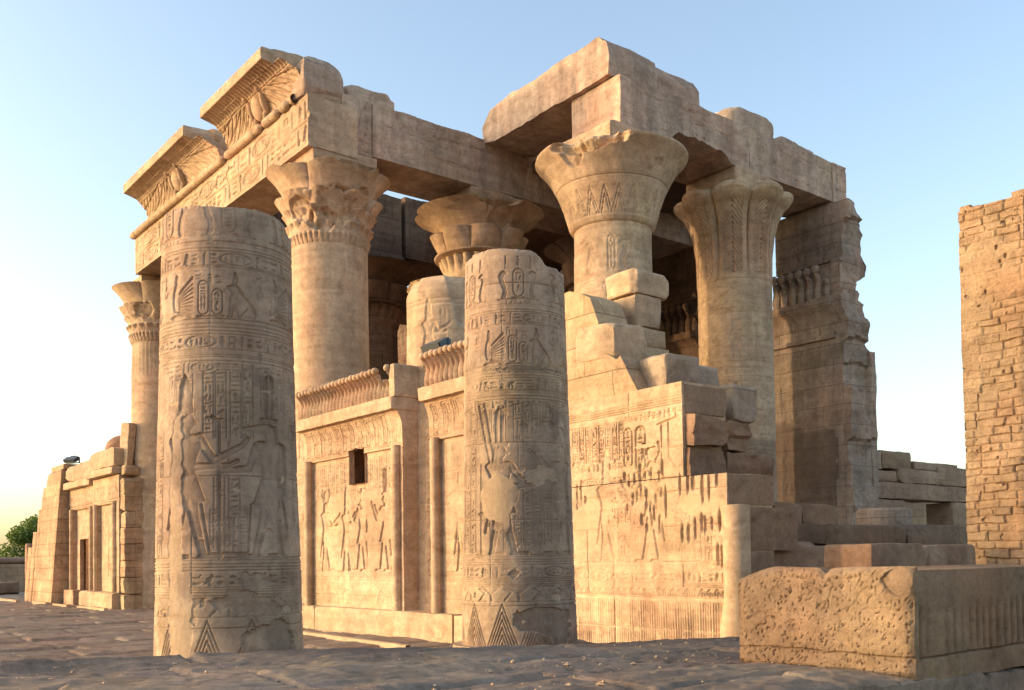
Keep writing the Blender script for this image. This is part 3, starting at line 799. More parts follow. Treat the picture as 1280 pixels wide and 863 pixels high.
    if not second:
        R.stain(-.62, 1.95, .10, 1.6, .9, 4, .35, flat=-.006)               # old mortar repair down the left
        R.stain(-.55, 1.0, .16, .62, .9, 12, .35, flat=-.006)
        R.stain(.10, 1.22, .32, .13, .55, 6, .8, dep=.02); R.stain(.3, 1.45, .16, .1, .4, 7, .8, dep=.02)
        R.stain(.42, 1.1, .22, .12, .45, 9, .8, dep=.015)
        R.stain(.52, .70, .34, .22, -.5, 10, .6, dep=.03); R.stain(-.08, .75, .42, .26, .22, 14, .5)
        R.stain(.20, 2.75, .85, 1.05, -.50, 21, .6); R.stain(.25, 1.3, .9, .5, -.45, 22, .7); R.stain(.45, 3.72, .16, .13, -.65, 23, .7)  # broad darker patches low on the shaft, right of centre
        R.stain(.1, 2.62, .6, .14, -.45, 26, .8)
    else:
        R.stain(-.27, 2.52, .30, .34, 1.0, 4, .28, flat=-.004); R.stain(-.22, 2.22, .12, .22, .95, 5, .35, flat=-.004)
        R.stain(.34, .78, .40, .26, -.7, 6, .55, dep=.035); R.stain(.62, .62, .22, .2, -.6, 8, .6, dep=.03)
        R.stain(.50, 2.3, .6, 1.0, -.48, 21, .6); R.stain(.5, 1.2, .65, .45, -.6, 22, .7); R.stain(.62, 3.6, .1, .35, -.6, 23, .7)  # this shaft is toned darker across its lower right part
        R.stain(.3, 2.0, .8, .14, -.4, 24, .8); R.stain(.05, 3.75, .4, .2, -.35, 28, .8); R.stain(.2, 4.36, .5, .05, -.7, 29, .8, dep=.012)
        R.stain(.35, 2.85, .3, .12, .25, 31, .8, dep=.012)
    for i in range(26):
        R.stain(R.r.uniform(-1.3, 1.3), R.r.uniform(.6, 5.7), R.r.uniform(.02, .09), R.r.uniform(.015, .07), R.r.choice((.3, .4, -.4)), 60 + i, .9, dep=R.r.uniform(.006, .02))
    stone_noise(R, .0045, 3.2, 4 if second else 2, .010)
    return R
def court_column(cx, cy, second, spot, label):
    t = thing('court_column', label, 'column', (cx, cy, 0), 'carved columns of the forecourt')
    R = court_relief(second)
    H, T = R.H[:, :-1], R.T[:, :-1]
    nu = H.shape[1]
    pc = phi_cam(cx, cy)
    phi = pc + R.u[:-1] / .8
    topv = 6.12 if second else 5.75
    rows = R.v
    rr = np.interp(rows, [0, .4, 6.2], [.885, .862, .735])
    P = np.broadcast_to(phi, H.shape)
    if second: tz = topv - .08 + .06 * np.cos(P - pc + .5) + .03 * fbm(np.stack([np.cos(P) * 2, np.sin(P) * 2, P * 0], -1), 1.2, 4, 3) - .16 * sstep(.35, .75, P - pc) * sstep(1.9, 1.3, P - pc)
    else: tz = topv - .04 + .035 * fbm(np.stack([np.cos(P) * 2, np.sin(P) * 2, P * 0], -1), 1.2, 4, 6) - .10 * sstep(.9, 1.3, P - pc)
    Zg = np.minimum(np.broadcast_to(rows[:, None], H.shape), tz)
    over = np.broadcast_to(rows[:, None], H.shape) - Zg
    r = rr[:, None] + H - .05 * sstep(.05, 0, tz - Zg) * np.clip(.1 + 1.2 * fbm(np.stack([np.cos(P) * 3, np.sin(P) * 3, Zg], -1), 2, 3, 8), 0, 1)
    r = np.where(over > 0, r * np.clip(1 - over * 5, .02, 1), r)
    V = np.stack([cx + r * np.cos(P), cy + r * np.sin(P), Zg + .02 * (over > 0) * fbm(np.stack([P, Zg, over * 5], -1), 3, 3, 2)], -1)
    mb = MB(); mb.add(V, quads(len(rows), nu, wrap=True), T)
    last = V[-1]; c = last.mean(0)
    rings = np.stack([last, (last + c) / 2, c + (last - c) * .02]); mb.add(rings, quads(3, nu, wrap=True))
    mb.build('shaft', M_COURT, t)
    mb = MB(); lathe(mb, cx, cy, np.linspace(-.40, .40, 12), lambda P, Z: 1.0 + .02 * fbm(np.stack([np.cos(P), np.sin(P), Z], -1), 2, 3, 4), 60, top_rough=.02); mb.build('base', M_COURT, t)
    at_home(t, .82, spot)
    return t
court_column(4.58, 11.26, False, (3.76, 9.24, .30), 'nearest broken carved column, a king facing a crocodile headed god on its shaft')
court_column(9.12, 11.39, True, (7.48, 9.34, .30), 'carved column stump with a big smooth plaster patch on the king')

# ================================================================== TEMPLE COLUMNS
def shaft(t, cx, cy, z0, z1, r0, r1, kind, seed, mat=M_STONE, res=.024, broken=False, flutes=None, flute_arc=None, dark_below=None):
    w = 2 * np.pi * r0
    R = Relief(w, z1 - z0, res, u0=-w / 2, v0=z0, seed=seed)
    if kind == 'bands':
        v = z0 + .5
        while v < z1 - .5:
            h = R.r.uniform(.9, 1.7)
            for k in range(3): R.hline(v + k * .06, .03, .014)
            R.band(-w / 2, w / 2, v + .2, v + .42, .018)
            for k in range(2): R.hline(v + .5 + k * .06, .03, .014)
            top = min(v + .62 + h, z1 - .3)
            n = 7
            for k in range(n):
                c = -w / 2 + (k + .5) * w / n
                if h > 1.25: R.figure(c, v + .64, (top - v - .64) * .78, R.r.choice((1, -1)), R.r.choice(('man', 'falcon')), R.r.choice(('white', 'disk', 'plumes')), R.r.choice(('offer', 'hold')), .026)
                else:
                    R.cartouche(c - .12, c + .06, v + .66, top, .02); R.uraeus(c + .24, v + .66, (top - v - .66) * .9, 1, .022)
                R.column(c + .36, c + .46, v + .66, top, .016)
            v = top + .05
    elif kind == 'sparse':
        for z in (z0 + 2.0, z0 + 4.0, z0 + 5.9): R.hline(z, .03, .014)
        for k in range(8):
            c = -w / 2 + (k + .5) * w / 8
            R.figure(c, z0 + 2.2, 1.6, R.r.choice((1, -1)), 'man', 'white', 'offer', .02); R.figure(c, z0 + 4.3, 1.45, R.r.choice((1, -1)), 'falcon', 'disk', 'hold', .024)
            R.column(c + .32, c + .42, z0 + 2.2, z0 + 3.9, .014)
        R.wear(.9, seed, .5)
        for k in range(5): R.stain(R.r.uniform(-2, 2), R.r.uniform(z0 + 4, z1 - 1.2), .6, 1.0, .25, seed + k, .6, flat=0)
    elif kind == 'jamb':
        for c in np.arange(-2.6, 2.7, .52):
            R.cut([('l', [(c - .17, z0 + .9), (c - .17, 5.6)], .012), ('l', [(c + .17, z0 + .9), (c + .17, 5.6)], .012)], .016)
            R.column(c - .10, c + .10, z0 + 1.0, 3.0, .02); R.cartouche(c - .12, c + .12, 3.1, 4.3, .02); R.column(c - .1, c + .1, 4.4, 5.5, .02)
        for k in range(6):
            c = -w / 2 + (k + .5) * w / 6
            R.figure(c, 5.75, 1.25, R.r.choice((1, -1)), 'man', 'white', 'offer', .024); R.column(c + .32, c + .42, 5.8, 7.0, .016)
        for z in (5.68, 7.15, 7.25): R.hline(z, .03, .014)
    if flutes:
        zf0, zf1 = flutes
        U, V = np.meshgrid(R.u, R.v)
        k = sstep(zf0 - .02, zf0 + .05, V) * sstep(zf1 + .02, zf1 - .03, V)
        if flute_arc: k = k * (U / r0 > flute_arc[0]) * (U / r0 < flute_arc[1])
        R.H -= .02 * k * (1 - np.abs(np.cos(U / w * np.pi * 40)) ** .6)
    for z in np.arange(z0 + .9, z1, .98): R.hline(z + R.r.uniform(-.1, .1), .016, .010)
    for k in range(10): R.stain(R.r.uniform(-w / 2, w / 2), R.r.uniform(z0, z1), R.r.uniform(.05, .3), R.r.uniform(.05, .25), R.r.choice((.3, -.35)), seed * 3 + k, .8, dep=.012)
    stone_noise(R, .007, 2.6, seed, .014)
    if dark_below: R.T -= .62 * sstep(.06, -.06, R.v[:, None] - dark_below + .25 * fbm1(R.u, .5, 3, 3)[None, :] + .12 * R.u[None, :])  # shaft toned darker below this height, with an uneven edge
    H, T = R.H[:, :-1], R.T[:, :-1]
    pc = phi_cam(cx, cy)
    P = np.broadcast_to(pc + R.u[:-1] / r0, H.shape)
    rr = np.interp(R.v, [z0, z1], [r0, r1])[:, None] + H
    Z = np.broadcast_to(R.v[:, None], H.shape)
    if broken:
        tz = z1 - .12 + .10 * fbm(np.stack([np.cos(P) * 2, np.sin(P) * 2, P * 0], -1), 1.3, 4, seed) + .16 * np.cos(P - pc + .2)
        k = np.maximum(Z - tz, 0); Z = Z - k; rr = np.where(k > 0, rr * np.clip(1 - k * 1.6, .02, 1), rr - .09 * sstep(.25, 0, tz - Z))
        # a slice of the stump is split away on the right of its crest
        cutk = sstep(.05, .12, P - pc + .25 * (Z - 7)) * sstep(1.9, 1.7, P - pc) * sstep(6.6, 6.75, Z)
        rr = rr - cutk * .10
    V = np.stack([cx + rr * np.cos(P), cy + rr * np.sin(P), Z], -1)
    mb = MB(); mb.add(V, quads(*H.shape, wrap=True), T)
    last = V[-1]; c = last.mean(0); mb.add(np.stack([last, (last + c) / 2, c + (last - c) * .02]), quads(3, H.shape[1], wrap=True))
    return mb.build('shaft', mat, t)
def damage(P, Z, pc, r, spots):
    """spots: (dphi, z, wphi, wz, depth)"""
    for i, (a, z, wa, wz, dp) in enumerate(spots):
        q = np.stack([np.cos(P) * 2, np.sin(P) * 2, Z], -1)
        d = np.hypot(((P - pc - a + np.pi) % (2 * np.pi) - np.pi) / wa, (Z - z) / wz) + .55 * fbm(q, 1.9, 4, 40 + i)
        k = sstep(1.0, .82, d)
        r = r - dp * k * (1 + .5 * fbm(q, 3.5, 3, 50 + i)); r = np.maximum(r, .75)
    return r
def cap_bell(t, cx, cy, z0=10.02, mat=M_STONE):
    zs = np.concatenate([np.linspace(z0, z0 + .18, 8), np.linspace(z0 + .2, 11.6, 70), np.linspace(11.61, 11.95, 22)])
    pc = phi_cam(cx, cy)
    prof = ([z0, z0 + .05, z0 + .14, 10.6, 11.0, 11.35, 11.6, 11.75, 11.83, 11.87, 11.93, 11.95], [.98, 1.06, 1.12, 1.24, 1.40, 1.58, 1.74, 1.88, 1.96, 1.98, 1.96, 1.80])
    R = Relief(2 * np.pi, 2.0, .011, u0=-np.pi, v0=z0, seed=3)
    for k in range(22):                                      # pointed sepals incised round the foot of the bell
        a = -np.pi + (k + .5) * 2 * np.pi / 22
        for q in (0, .055): R.cut([('l', [(a - .14 + q, z0 + .2), (a, z0 + .82 - q * 3.4), (a + .14 - q, z0 + .2)], .0055)], .022)
    R.hline(11.05, .02, .014); R.hline(z0 + .17, .015, .012)
    for k in range(5): R.stain(R.r.uniform(-.9, 1.1), R.r.uniform(10.2, 11.5), .16, .12, -.3, 70 + k, .7)
    R.stain(.62, 10.75, .16, .3, -.45, 91, .7)
    def f(P, Z):
        r = np.interp(Z, *prof)
        ui = np.clip(((P - pc + np.pi) % (2 * np.pi) / (2 * np.pi) * (R.nu - 1)).astype(int), 0, R.nu - 1)
        vi = np.clip(((Z - z0) / 2.0 * (R.nv - 1)).astype(int), 0, R.nv - 1)
        r = r + R.H[vi, ui] + .012 * fbm(np.stack([np.cos(P) * 1.5, np.sin(P) * 1.5, Z], -1), 2, 3, 2)
        return damage(P, Z, pc, r, [(-.28, 11.83, .62, .22, .30), (-.62, 11.72, .22, .42, .14), (.45, 11.98, .5, .10, .10), (.8, 11.4, .1, .12, .05)])
    mb = MB(); lathe(mb, cx, cy, zs, f, 420)
    return mb.build('capital', mat, t, sharp=60)
def cap_palm(t, cx, cy, mat=M_STONE):
    zs = np.concatenate([np.linspace(9.35, 11.55, 90), np.linspace(11.56, 12.0, 26)])
    pc = phi_cam(cx, cy)
    def f(P, Z):
        a = P - pc + .02
        lobe = np.abs(np.cos(a * 4))                         # eight fronds
        base = np.interp(Z, [9.35, 9.45, 10.2, 10.8, 11.2, 11.5, 11.68, 11.78, 11.88, 11.96, 12.0], [1.02, 1.07, 1.09, 1.17, 1.28, 1.44, 1.62, 1.70, 1.70, 1.6, 1.3])
        k = sstep(9.5, 11.5, Z)
        r = base * (1 - .15 * k * (1 - lobe ** .45) )
        mid = np.exp(-((a * 4 / np.pi * 2 + 1e-6 + .5) % 1 - .5) ** 2 / .0045)          # frond ribs
        r = r - .05 * mid * sstep(9.45, 9.6, Z) * sstep(11.62, 11.45, Z)
        hatch = .5 + .5 * np.sin((Z * 1.5 + np.abs((a * 4 / np.pi + .5) % 1 - .5) * 2.0) * 2 * np.pi * 5)
        r = r - .042 * hatch * (np.abs((a * 4 / np.pi + .5) % 1 - .5) < .30) * sstep(9.5, 9.6, Z) * sstep(11.6, 11.5, Z)
        r = r - .02 * np.exp(-((Z - 10.72) / .02) ** 2)
        dip = .06 * (1 - lobe ** .5) * sstep(11.7, 11.9, Z)
        r = r - dip + .01 * fbm(np.stack([np.cos(P) * 1.5, np.sin(P) * 1.5, Z], -1), 2, 3, 2)
        return damage(P, Z, pc, r, [(.35, 11.9, .2, .12, .12), (-.6, 11.95, .16, .1, .1)])
    mb = MB(); lathe(mb, cx, cy, zs, f, 480, capz=lambda P, Z: Z + .10 * (np.abs(np.cos((P - pc + .02) * 4)) - .6) * sstep(11.5, 11.85, Z))
    return mb.build('capital', mat, t, sharp=60)
def cap_composite(t, cx, cy, style, mat=M_STONE, spots=(), z0=9.9, nu=440, rot=0.0, detail=True):
    """stacked umbels: a ring of small stems, tiers of volutes, four big open flowers on top"""
    zs = np.concatenate([np.linspace(z0, z0 + 1.35, 100 if detail else 48), np.linspace(z0 + 1.36, 12.1, 70 if detail else 36)])
    pc = phi_cam(cx, cy) + rot
    big = 4
    def f(P, Z):
        a = P - pc
        r = np.interp(Z, [z0, z0 + .12, z0 + .9, 12.1], [.98, 1.04, 1.12, 1.22])
        def tier(n, za, zb, ra, rb, off=0.0, pw=.45, pow_=1.6, keep=.0):
            t_ = np.clip((Z - za) / (zb - za), 0, 1)
            lob = np.abs(np.cos((a + off) * n / 2)) ** pw
            v = ra + (rb - ra) * t_ ** pow_ * lob
            lip = sstep(zb + .075, zb, Z)
            return np.where(Z < za, 0, v * lip + r * (1 - lip))
        if style == 'umbel':
            r = np.maximum(r, tier(44, z0, z0 + .30, .98, 1.10, 0, .35, .8)); r = np.maximum(r, tier(22, z0 + .32, z0 + .62, 1.02, 1.19, .07, .45))
            r = np.maximum(r, tier(16, z0 + .62, z0 + .98, 1.05, 1.27, 0, .45)); r = np.maximum(r, tier(8, z0 + .80, z0 + 1.38, 1.10, 1.44, np.pi / 8, .30, 1.2))
            r = np.maximum(r, tier(16, z0 + 1.0, z0 + 1.3, 1.1, 1.34, 0, .5, 1.0))
            r = np.maximum(r, tier(4, z0 + 1.2, 11.98, 1.16, 1.68, 0.0, .20, 2.0))
            r = r + .03 * fbm(np.stack([np.cos(P) * 3, np.sin(P) * 3, Z * 1.4], -1), 2.4, 4, 12) * sstep(z0 + .3, z0 + .5, Z) * sstep(z0 + 1.6, z0 + 1.3, Z)
            r = r - .02 * (np.abs(np.cos(a * 22)) < .25) * sstep(z0 + .34, z0 + .28, Z)
        else:
            r = np.maximum(r, tier(22, z0, z0 + .66, 1.0, 1.25, 0, .55, 1.3))                # pointed sepals
            ring = np.interp(Z, [z0 + .60, z0 + .74, z0 + .80, z0 + .82], [0, 1.36, 1.38, 0]); r = np.maximum(r, ring)
            r = np.maximum(r, tier(8, z0 + .80, z0 + 1.42, 1.12, 1.50, 0, .40, .7))          # round umbels
            r = np.maximum(r, tier(4, z0 + 1.12, 11.98, 1.10, 2.0, 0.0, .06, 2.3))           # the wide open bell
        r = r + .012 * fbm(np.stack([np.cos(P) * 1.5, np.sin(P) * 1.5, Z], -1), 3, 4, 2)
        return damage(P, Z, phi_cam(cx, cy), r, spots)
    mb = MB(); lathe(mb, cx, cy, zs, f, nu)
    return mb.build('capital', mat, t, sharp=50)
def abacus(t, cx, cy, h=.95, z0=11.9, z1=12.5, mat=M_STONE, seed=1, chip=.05):
    return one_block('abacus', mat, t, cx - h, cx + h, cy - h, cy + h, z0, z1, .07, .012, chip, seed)
G_COL = 'standing columns of the temple hall'
# corner column A
A = thing('temple_column', 'tall column with a broken four lobed composite capital under the near end of the winged cornice', 'column', (12.4, 23.45, 0), G_COL)
shaft(A, 12.4, 23.45, 0, 9.95, 1.05, 1.02, 'sparse', 4, flutes=(9.05, 9.95), flute_arc=(.30, 1.3))
cap_composite(A, 12.4, 23.45, 'umbel', spots=[(-.5, 12.05, .7, .16, .25), (.25, 10.9, .5, .45, .16), (-.15, 10.55, .35, .3, .14), (.9, 11.2, .25, .3, .16), (-.75, 10.8, .3, .3, .12), (.5, 11.95, .4, .12, .2)], rot=.35)
abacus(A, 12.4, 23.45, .95, 11.85, 12.47, chip=.12, seed=4); at_home(A)
# far left column and the one between the doors
Lc = thing('temple_column', 'slender column at the far left end of the facade with an umbel capital', 'column', (12.4, 37.15, 0), G_COL)
shaft(Lc, 12.4, 37.15, 0, 9.95, 1.02, .98, 'sparse', 14, res=.05, flutes=(8.6, 9.95))
cap_composite(Lc, 12.4, 37.15, 'umbel', spots=[(-.4, 11.0, .3, .3, .1), (.3, 12.0, .3, .14, .15)], rot=.3)
abacus(Lc, 12.4, 37.15, .95, 11.85, 12.31, seed=9)
# a slot and a loose slab of stone let into its side
at_home(Lc)
dup(Lc, (12.4, 30.3, 0), 'column between the two doors hidden behind the nearest carved column', group=G_COL, rz=1.1)
# the great bell capital
Cc = thing('temple_column', 'massive column with a wide smooth bell capital, its lip chipped', 'column', (17.65, 17.95, 0), G_COL)
shaft(Cc, 17.65, 17.95, 0, 10.06, 1.06, 1.0, 'bands', 6, mat=M_STONE); cap_bell(Cc, 17.65, 17.95); abacus(Cc, 17.65, 17.95, .93, 11.9, 12.5, seed=5); at_home(Cc)
Dc = thing('temple_column', 'column with a ribbed palm frond capital right of the bell capital', 'column', (22.55, 17.95, 0), G_COL)
shaft(Dc, 22.55, 17.95, 0, 9.4, 1.09, 1.05, 'bands', 11, mat=M_STONE, dark_below=5.05); cap_palm(Dc, 22.55, 17.95); abacus(Dc, 22.55, 17.95, .95, 11.9, 12.5, seed=6); at_home(Dc)
Ec = thing('temple_column', 'column behind the broken stump with half of its flaring lotus capital sunlit', 'column', (17.45, 23.45, 0), G_COL)
shaft(Ec, 17.45, 23.45, 0, 9.95, 1.05, 1.0, 'sparse', 21, res=.05, flutes=(8.6, 9.95))
cap_composite(Ec, 17.45, 23.45, 'lotus', spots=[(.35, 12.0, .45, .22, .28), (.5, 11.5, .25, .3, .1)], rot=-.62); abacus(Ec, 17.45, 23.45, .95, 11.9, 12.5, seed=8); at_home(Ec)
Fc = thing('temple_column', 'shadowed column with a small lotus capital between the corner column and the sunlit lotus column', 'column', (17.6, 30.3, 0), G_COL)
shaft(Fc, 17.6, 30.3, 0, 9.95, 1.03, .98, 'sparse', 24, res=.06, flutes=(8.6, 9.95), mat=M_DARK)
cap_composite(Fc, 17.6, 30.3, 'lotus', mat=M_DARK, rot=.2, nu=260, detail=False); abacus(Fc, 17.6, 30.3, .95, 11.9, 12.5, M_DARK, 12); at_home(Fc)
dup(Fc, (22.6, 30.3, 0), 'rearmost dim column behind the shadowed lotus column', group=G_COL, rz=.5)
dup(Fc, (22.6, 23.45, 0), 'dim column whose flared capital shows left of the bell capital shaft', group=G_COL, rz=.9)
# stump B
B = thing('broken_column', 'broken column stump between the two screen walls, top split and a square hole in it', 'column', (12.4, 17.77, 0))
shaft(B, 12.4, 17.77, 0, 7.75, 1.03, .98, 'jamb', 31, res=.02, broken=True); at_home(B)

# ================================================================== FACADE ENTABLATURE with its winged cornices
def top_wob(rel, fn):
    """scale the rows of a relief so that its top edge follows fn(u)"""
    rel.topfn = fn
def panel2(mb, s0, s1, D, back, rel, topfn=None, axis='D', botfn=None):
    U, V = np.meshgrid(rel.u, rel.v)
    z0, z1 = rel.v[0], rel.v[-1]
    Z = V
    if topfn is not None: Z = z0 + (V - z0) * (topfn(U) - z0) / (z1 - z0)
    if botfn is not None: Z = Z + botfn(U) * (1 - (V - z0) / (z1 - z0)) ** 2
    f = (U - rel.u[0]) * (s1 - s0) / (rel.u[-1] - rel.u[0])
    P = np.stack([D - rel.H, s1 - f, Z], -1) if axis == 'D' else np.stack([s0 + f, D - rel.H, Z], -1)
    mb.add(P, quads(*U.shape), rel.T)
    ax = 0 if axis == 'D' else 1
    n = max(4, int(abs(back - D) / .12))
    def rim(row, sd):
        W_ = []
        for t in np.linspace(0, 1, n):
            q = row.copy(); q[:, ax] = row[:, ax] * (1 - t) + back * t
            if 0 < t < 1:
                nz = fbm(q, 2.0, 3, sd)
                q[:, 2] += .025 * nz; q[:, 1 - ax] += .02 * fbm(q, 2.4, 3, sd + 2)
            W_.append(q)
        mb.add(np.array(W_), quads(n, len(row)))
    rim(P[0], 1); rim(P[-1], 2); rim(P[:, 0], 3); rim(P[:, -1], 4)
    b = np.array([P[0, 0], P[0, -1], P[-1, -1], P[-1, 0]]); b[:, ax] = back
    mb.add(b, [[0, 3, 2, 1]])
def entablature():
    t = thing('facade_entablature', 'sunlit carved lintel with roll moulding and two winged disc cornices over the temple doors', 'entablature', (11.5, 29, 12.3))
    R = Relief(13.95, 1.34, .02, 0, 12.31, seed=41)
    for v in (12.36, 12.40, 12.95, 12.99, 13.56): R.hline(v, .022, .016)
    R.band(.1, 13.9, 12.46, 12.89, .035); R.band(.1, 13.9, 13.05, 13.5, .035)
    for u in (3.1, 6.9, 10.4, 12.0): R.line((u, 12.3), (u, 13.7), .016, .02)
    R.wear(.6, 4, .6); stone_noise(R, .008, 2, 4)
    mb = MB(); panel2(mb, 22.48, 36.45, 11.3, 12.75, R); mb.build('architrave', M_STONE, t, sharp=60)
    # roll moulding with bindings
    n, m = 520, 14
    S = np.linspace(23.1, 36.5, n); A_ = np.linspace(0, 2 * np.pi, m, endpoint=False)
    Sg, Ag = np.meshgrid(S, A_, indexing='ij')
    r = .125 - .018 * (np.abs(np.mod(Sg, .55) - .27) < .045) + .01 * fbm(np.stack([Sg, Ag, Ag * 0], -1), 1.5, 3, 4)
    for c in (24.0, 23.4, 27.75, 25.1): r = r - .13 * np.exp(-((Sg - c) / .10) ** 2)
    mb = MB(); mb.add(np.stack([11.24 + r * np.cos(Ag), Sg, 13.74 + r * np.sin(Ag)], -1), quads(n, m, wrap=True)); mb.build('roll_moulding', M_STONE, t, sharp=50)
    # architrave's backing course behind the roll
    one_block('backing_stone', M_STONE, t, 11.33, 12.6, 22.6, 36.4, 13.655, 13.88, .14, .01, .05, 3)
    prof = np.array([(11.30, 13.84), (11.28, 14.05), (11.20, 14.25), (11.06, 14.43), (10.88, 14.56), (10.66, 14.66), (10.52, 14.70), (10.46, 14.705), (10.455, 14.74), (10.455, 15.0), (10.50, 15.03), (10.9, 15.05), (11.6, 15.02), (12.3, 14.9), (12.55, 14.6), (12.6, 13.84)])
    seg = np.r_[0, np.cumsum(np.linalg.norm(np.diff(prof, axis=0), axis=1))]
    tt = np.concatenate([np.linspace(0, seg[6], 70), np.linspace(seg[6], seg[10], 26)[1:], np.linspace(seg[10], seg[-1], 26)[1:]])
    pd = np.stack([np.interp(tt, seg, prof[:, 0]), np.interp(tt, seg, prof[:, 1])], -1)
    nrm = np.gradient(pd, axis=0); nrm = np.stack([nrm[:, 1], -nrm[:, 0]], -1); nrm /= np.linalg.norm(nrm, axis=1, keepdims=True); nrm = -nrm
    def cornice(sl, sr, cdisc, endfn, seed):
        n = int((sl - sr) / .022)
        K = np.linspace(0, 1, n)
        Sg = sl + (np.array([endfn(a, b) for a, b in pd])[:, None] - sl) * K[None, :]
        Sg[:, -1:] += .05 * fbm1(tt, 4, 3, seed)[:, None]
        D_, Z_ = np.broadcast_to(pd[:, :1], Sg.shape), np.broadcast_to(pd[:, 1:], Sg.shape)
        h = np.zeros(Sg.shape)
        cav = (tt < seg[6] + .02)[:, None]
        zt = tt[:, None] / seg[6]
        fl = np.abs(np.sin(Sg * np.pi / .17))
        h -= cav * sstep(.60, .66, zt) * .045 * (1 - fl) ** .8
        # wings: rows of feathers spreading from the disc
        dS = np.abs(Sg - cdisc)
        wing = cav * (zt < .62) * (dS > .5)
        h -= wing * .030 * (np.abs(np.sin((dS * .55 + zt * 1.1) * np.pi / .16)) < .30) * (zt > .12) * (zt < .56)
        ang = np.arctan2(zt * 1.0 - .75, dS - .2)
        h -= wing * .026 * (np.abs(np.sin(ang * 24)) < .28) * (zt > .1)
        h -= cav * .02 * ((np.abs(zt - .61) < .012) | (np.abs(zt - .09) < .012))
        h += .012 * fbm(np.stack([Sg, D_, Z_], -1), 1.8, 4, seed)
        top = (tt > seg[10])[:, None]
        h += top * .05 * fbm(np.stack([Sg, D_, Z_], -1), 1.6, 3, seed + 2)
        V = np.stack([D_ + nrm[:, :1] * h, Sg, Z_ + nrm[:, 1:] * h], -1)
        mb = MB(); mb.add(V, quads(*Sg.shape, flip=False))
        for col in (V[:, 0], V[:, -1]):
            c = np.array([11.8, col[:, 1].mean(), 14.35])
            rings = np.stack([col] + [c + (col - c) * k + .09 * (1 - k) * k * 4 * np.stack([0 * tt, fbm1(tt * 2 + k * 3, 2, 3, seed), 0 * tt], -1) for k in (.85, .7, .55, .4, .25, .02)])
            mb.add(rings, quads(7, len(tt), wrap=True))
        o = mb.build('cornice', M_STONE, t, sharp=55)
        # the winged disc's solar orb flanked by cobras
        zc, dc = 14.22, 11.16
        mb = MB()
        def ell(c, r3, tilt=0.35, nn=16):
            a, b = np.meshgrid(np.linspace(0, 2 * np.pi, 20, endpoint=False), np.linspace(0, np.pi, nn))
            p = np.stack([r3[0] * np.sin(b) * np.cos(a), r3[1] * np.sin(b) * np.sin(a), r3[2] * np.cos(b)], -1)
            ct, st = math.cos(tilt), math.sin(tilt)
            x = p[..., 0] * ct - p[..., 2] * st; z = p[..., 0] * st + p[..., 2] * ct
            mb.add(np.stack([c[0] + x, c[1] + p[..., 1], c[2] + z], -1), quads(nn, 20, wrap=True))
        ell((dc, cdisc, zc), (.17, .30, .34))
        for sg in (-1, 1):
            ell((dc - .02, cdisc + sg * .40, zc + .05), (.13, .10, .34)); ell((dc - .2, cdisc + sg * .42, zc + .34), (.12, .09, .09), 0); ell((dc + .07, cdisc + sg * .30, zc - .33), (.09, .08, .2), .1)
        mb.build('winged_disc', M_STONE, o)
        return o
    cornice(35.0, 27.75, 31.55, lambda d, z: 29.1 if z > 14.6 and d < 10.75 else (28.35 + .9 * max(0, z - 14.2) if d < 11.3 else 28.9), 3)
    cornice(27.7, 22.5, 25.15, lambda d, z: 23.45 if z > 14.62 and d < 10.75 else (22.75 + .9 * max(0, (z - 14.35)) if d < 11.3 else 23.3), 8)
    one_block('broken_cornice_stone', M_BEAM, t, 11.25, 12.45, 22.55, 23.6, 13.72, 14.78, .07, .07, .30, 12, freq=1.1)
    at_home(t)
entablature()

# ================================================================== ROOF BEAMS AND SLABS inside
def carved_beam(mb, s0, s1, D, back, z0, z1, axis='S', seed=1, top=.06, carve=.03, gap=None, bot=None):
    R = Relief(s1 - s0, z1 - z0, .035, 0, z0, seed=seed)
    if carve:
        h = z1 - z0
        R.hline(z0 + .12 * h, .03, .014); R.hline(z0 + .3 * h, .03, .014); R.band(.1, s1 - s0 - .1, z0 + .14 * h, z0 + .28 * h, carve)
        u = .4
        while u < s1 - s0 - .9:
            k = R.r.random()
            if k < .4: R.figure(u + .3, z0 + .33 * h, .52 * h, R.r.choice((1, -1)), 'man', 'disk', 'offer', carve * 1.5); u += .8
            elif k < .7: R.uraeus(u + .2, z0 + .34 * h, .5 * h, 1, carve * 1.5); u += .6
            else: R.column(u, u + .16, z0 + .34 * h, z0 + .85 * h, carve); u += .35
        R.wear(1.0, seed, .5)
    for k in range(int((s1 - s0) * 1.2)): R.stain(R.r.uniform(0, s1 - s0), R.r.uniform(z0, z1), R.r.uniform(.05, .3), R.r.uniform(.04, .2), R.r.choice((.25, -.3)), seed + k, .9, dep=.015)
    W_ = s1 - s0
    for k in range(int(2 + W_ / 2.2)):                       # cracks and bedding seams
        u, v = R.r.uniform(.1, W_ - .1), z1
        pts = [(u, v)]
        while v > z0 + R.r.uniform(.1, .7) * (z1 - z0) and len(pts) < 9: u += R.r.uniform(-.12, .12); v -= R.r.uniform(.08, .25); pts.append((u, v))
        if len(pts) > 1: R.cut([('l', pts, R.r.uniform(.006, .014))], R.r.uniform(.02, .05))
    for k in range(3):
        v, u = R.r.uniform(z0 + .15, z1 - .1), R.r.uniform(0, W_ * .6); pts = [(u, v)]
        for q in range(8): u += R.r.uniform(.15, .4); v += R.r.uniform(-.03, .03); pts.append((u, v))
        R.cut([('l', pts, .010)], .03)
    stone_noise(R, .020, 1.8, seed, .025)
    panel2(mb, s0, s1, D, back, R, lambda u: z1 + top * fbm1(u, .8, 5, seed) - top * 1.2 * np.clip(fbm1(u, .5, 3, seed + 4), 0, 1), axis, bot)
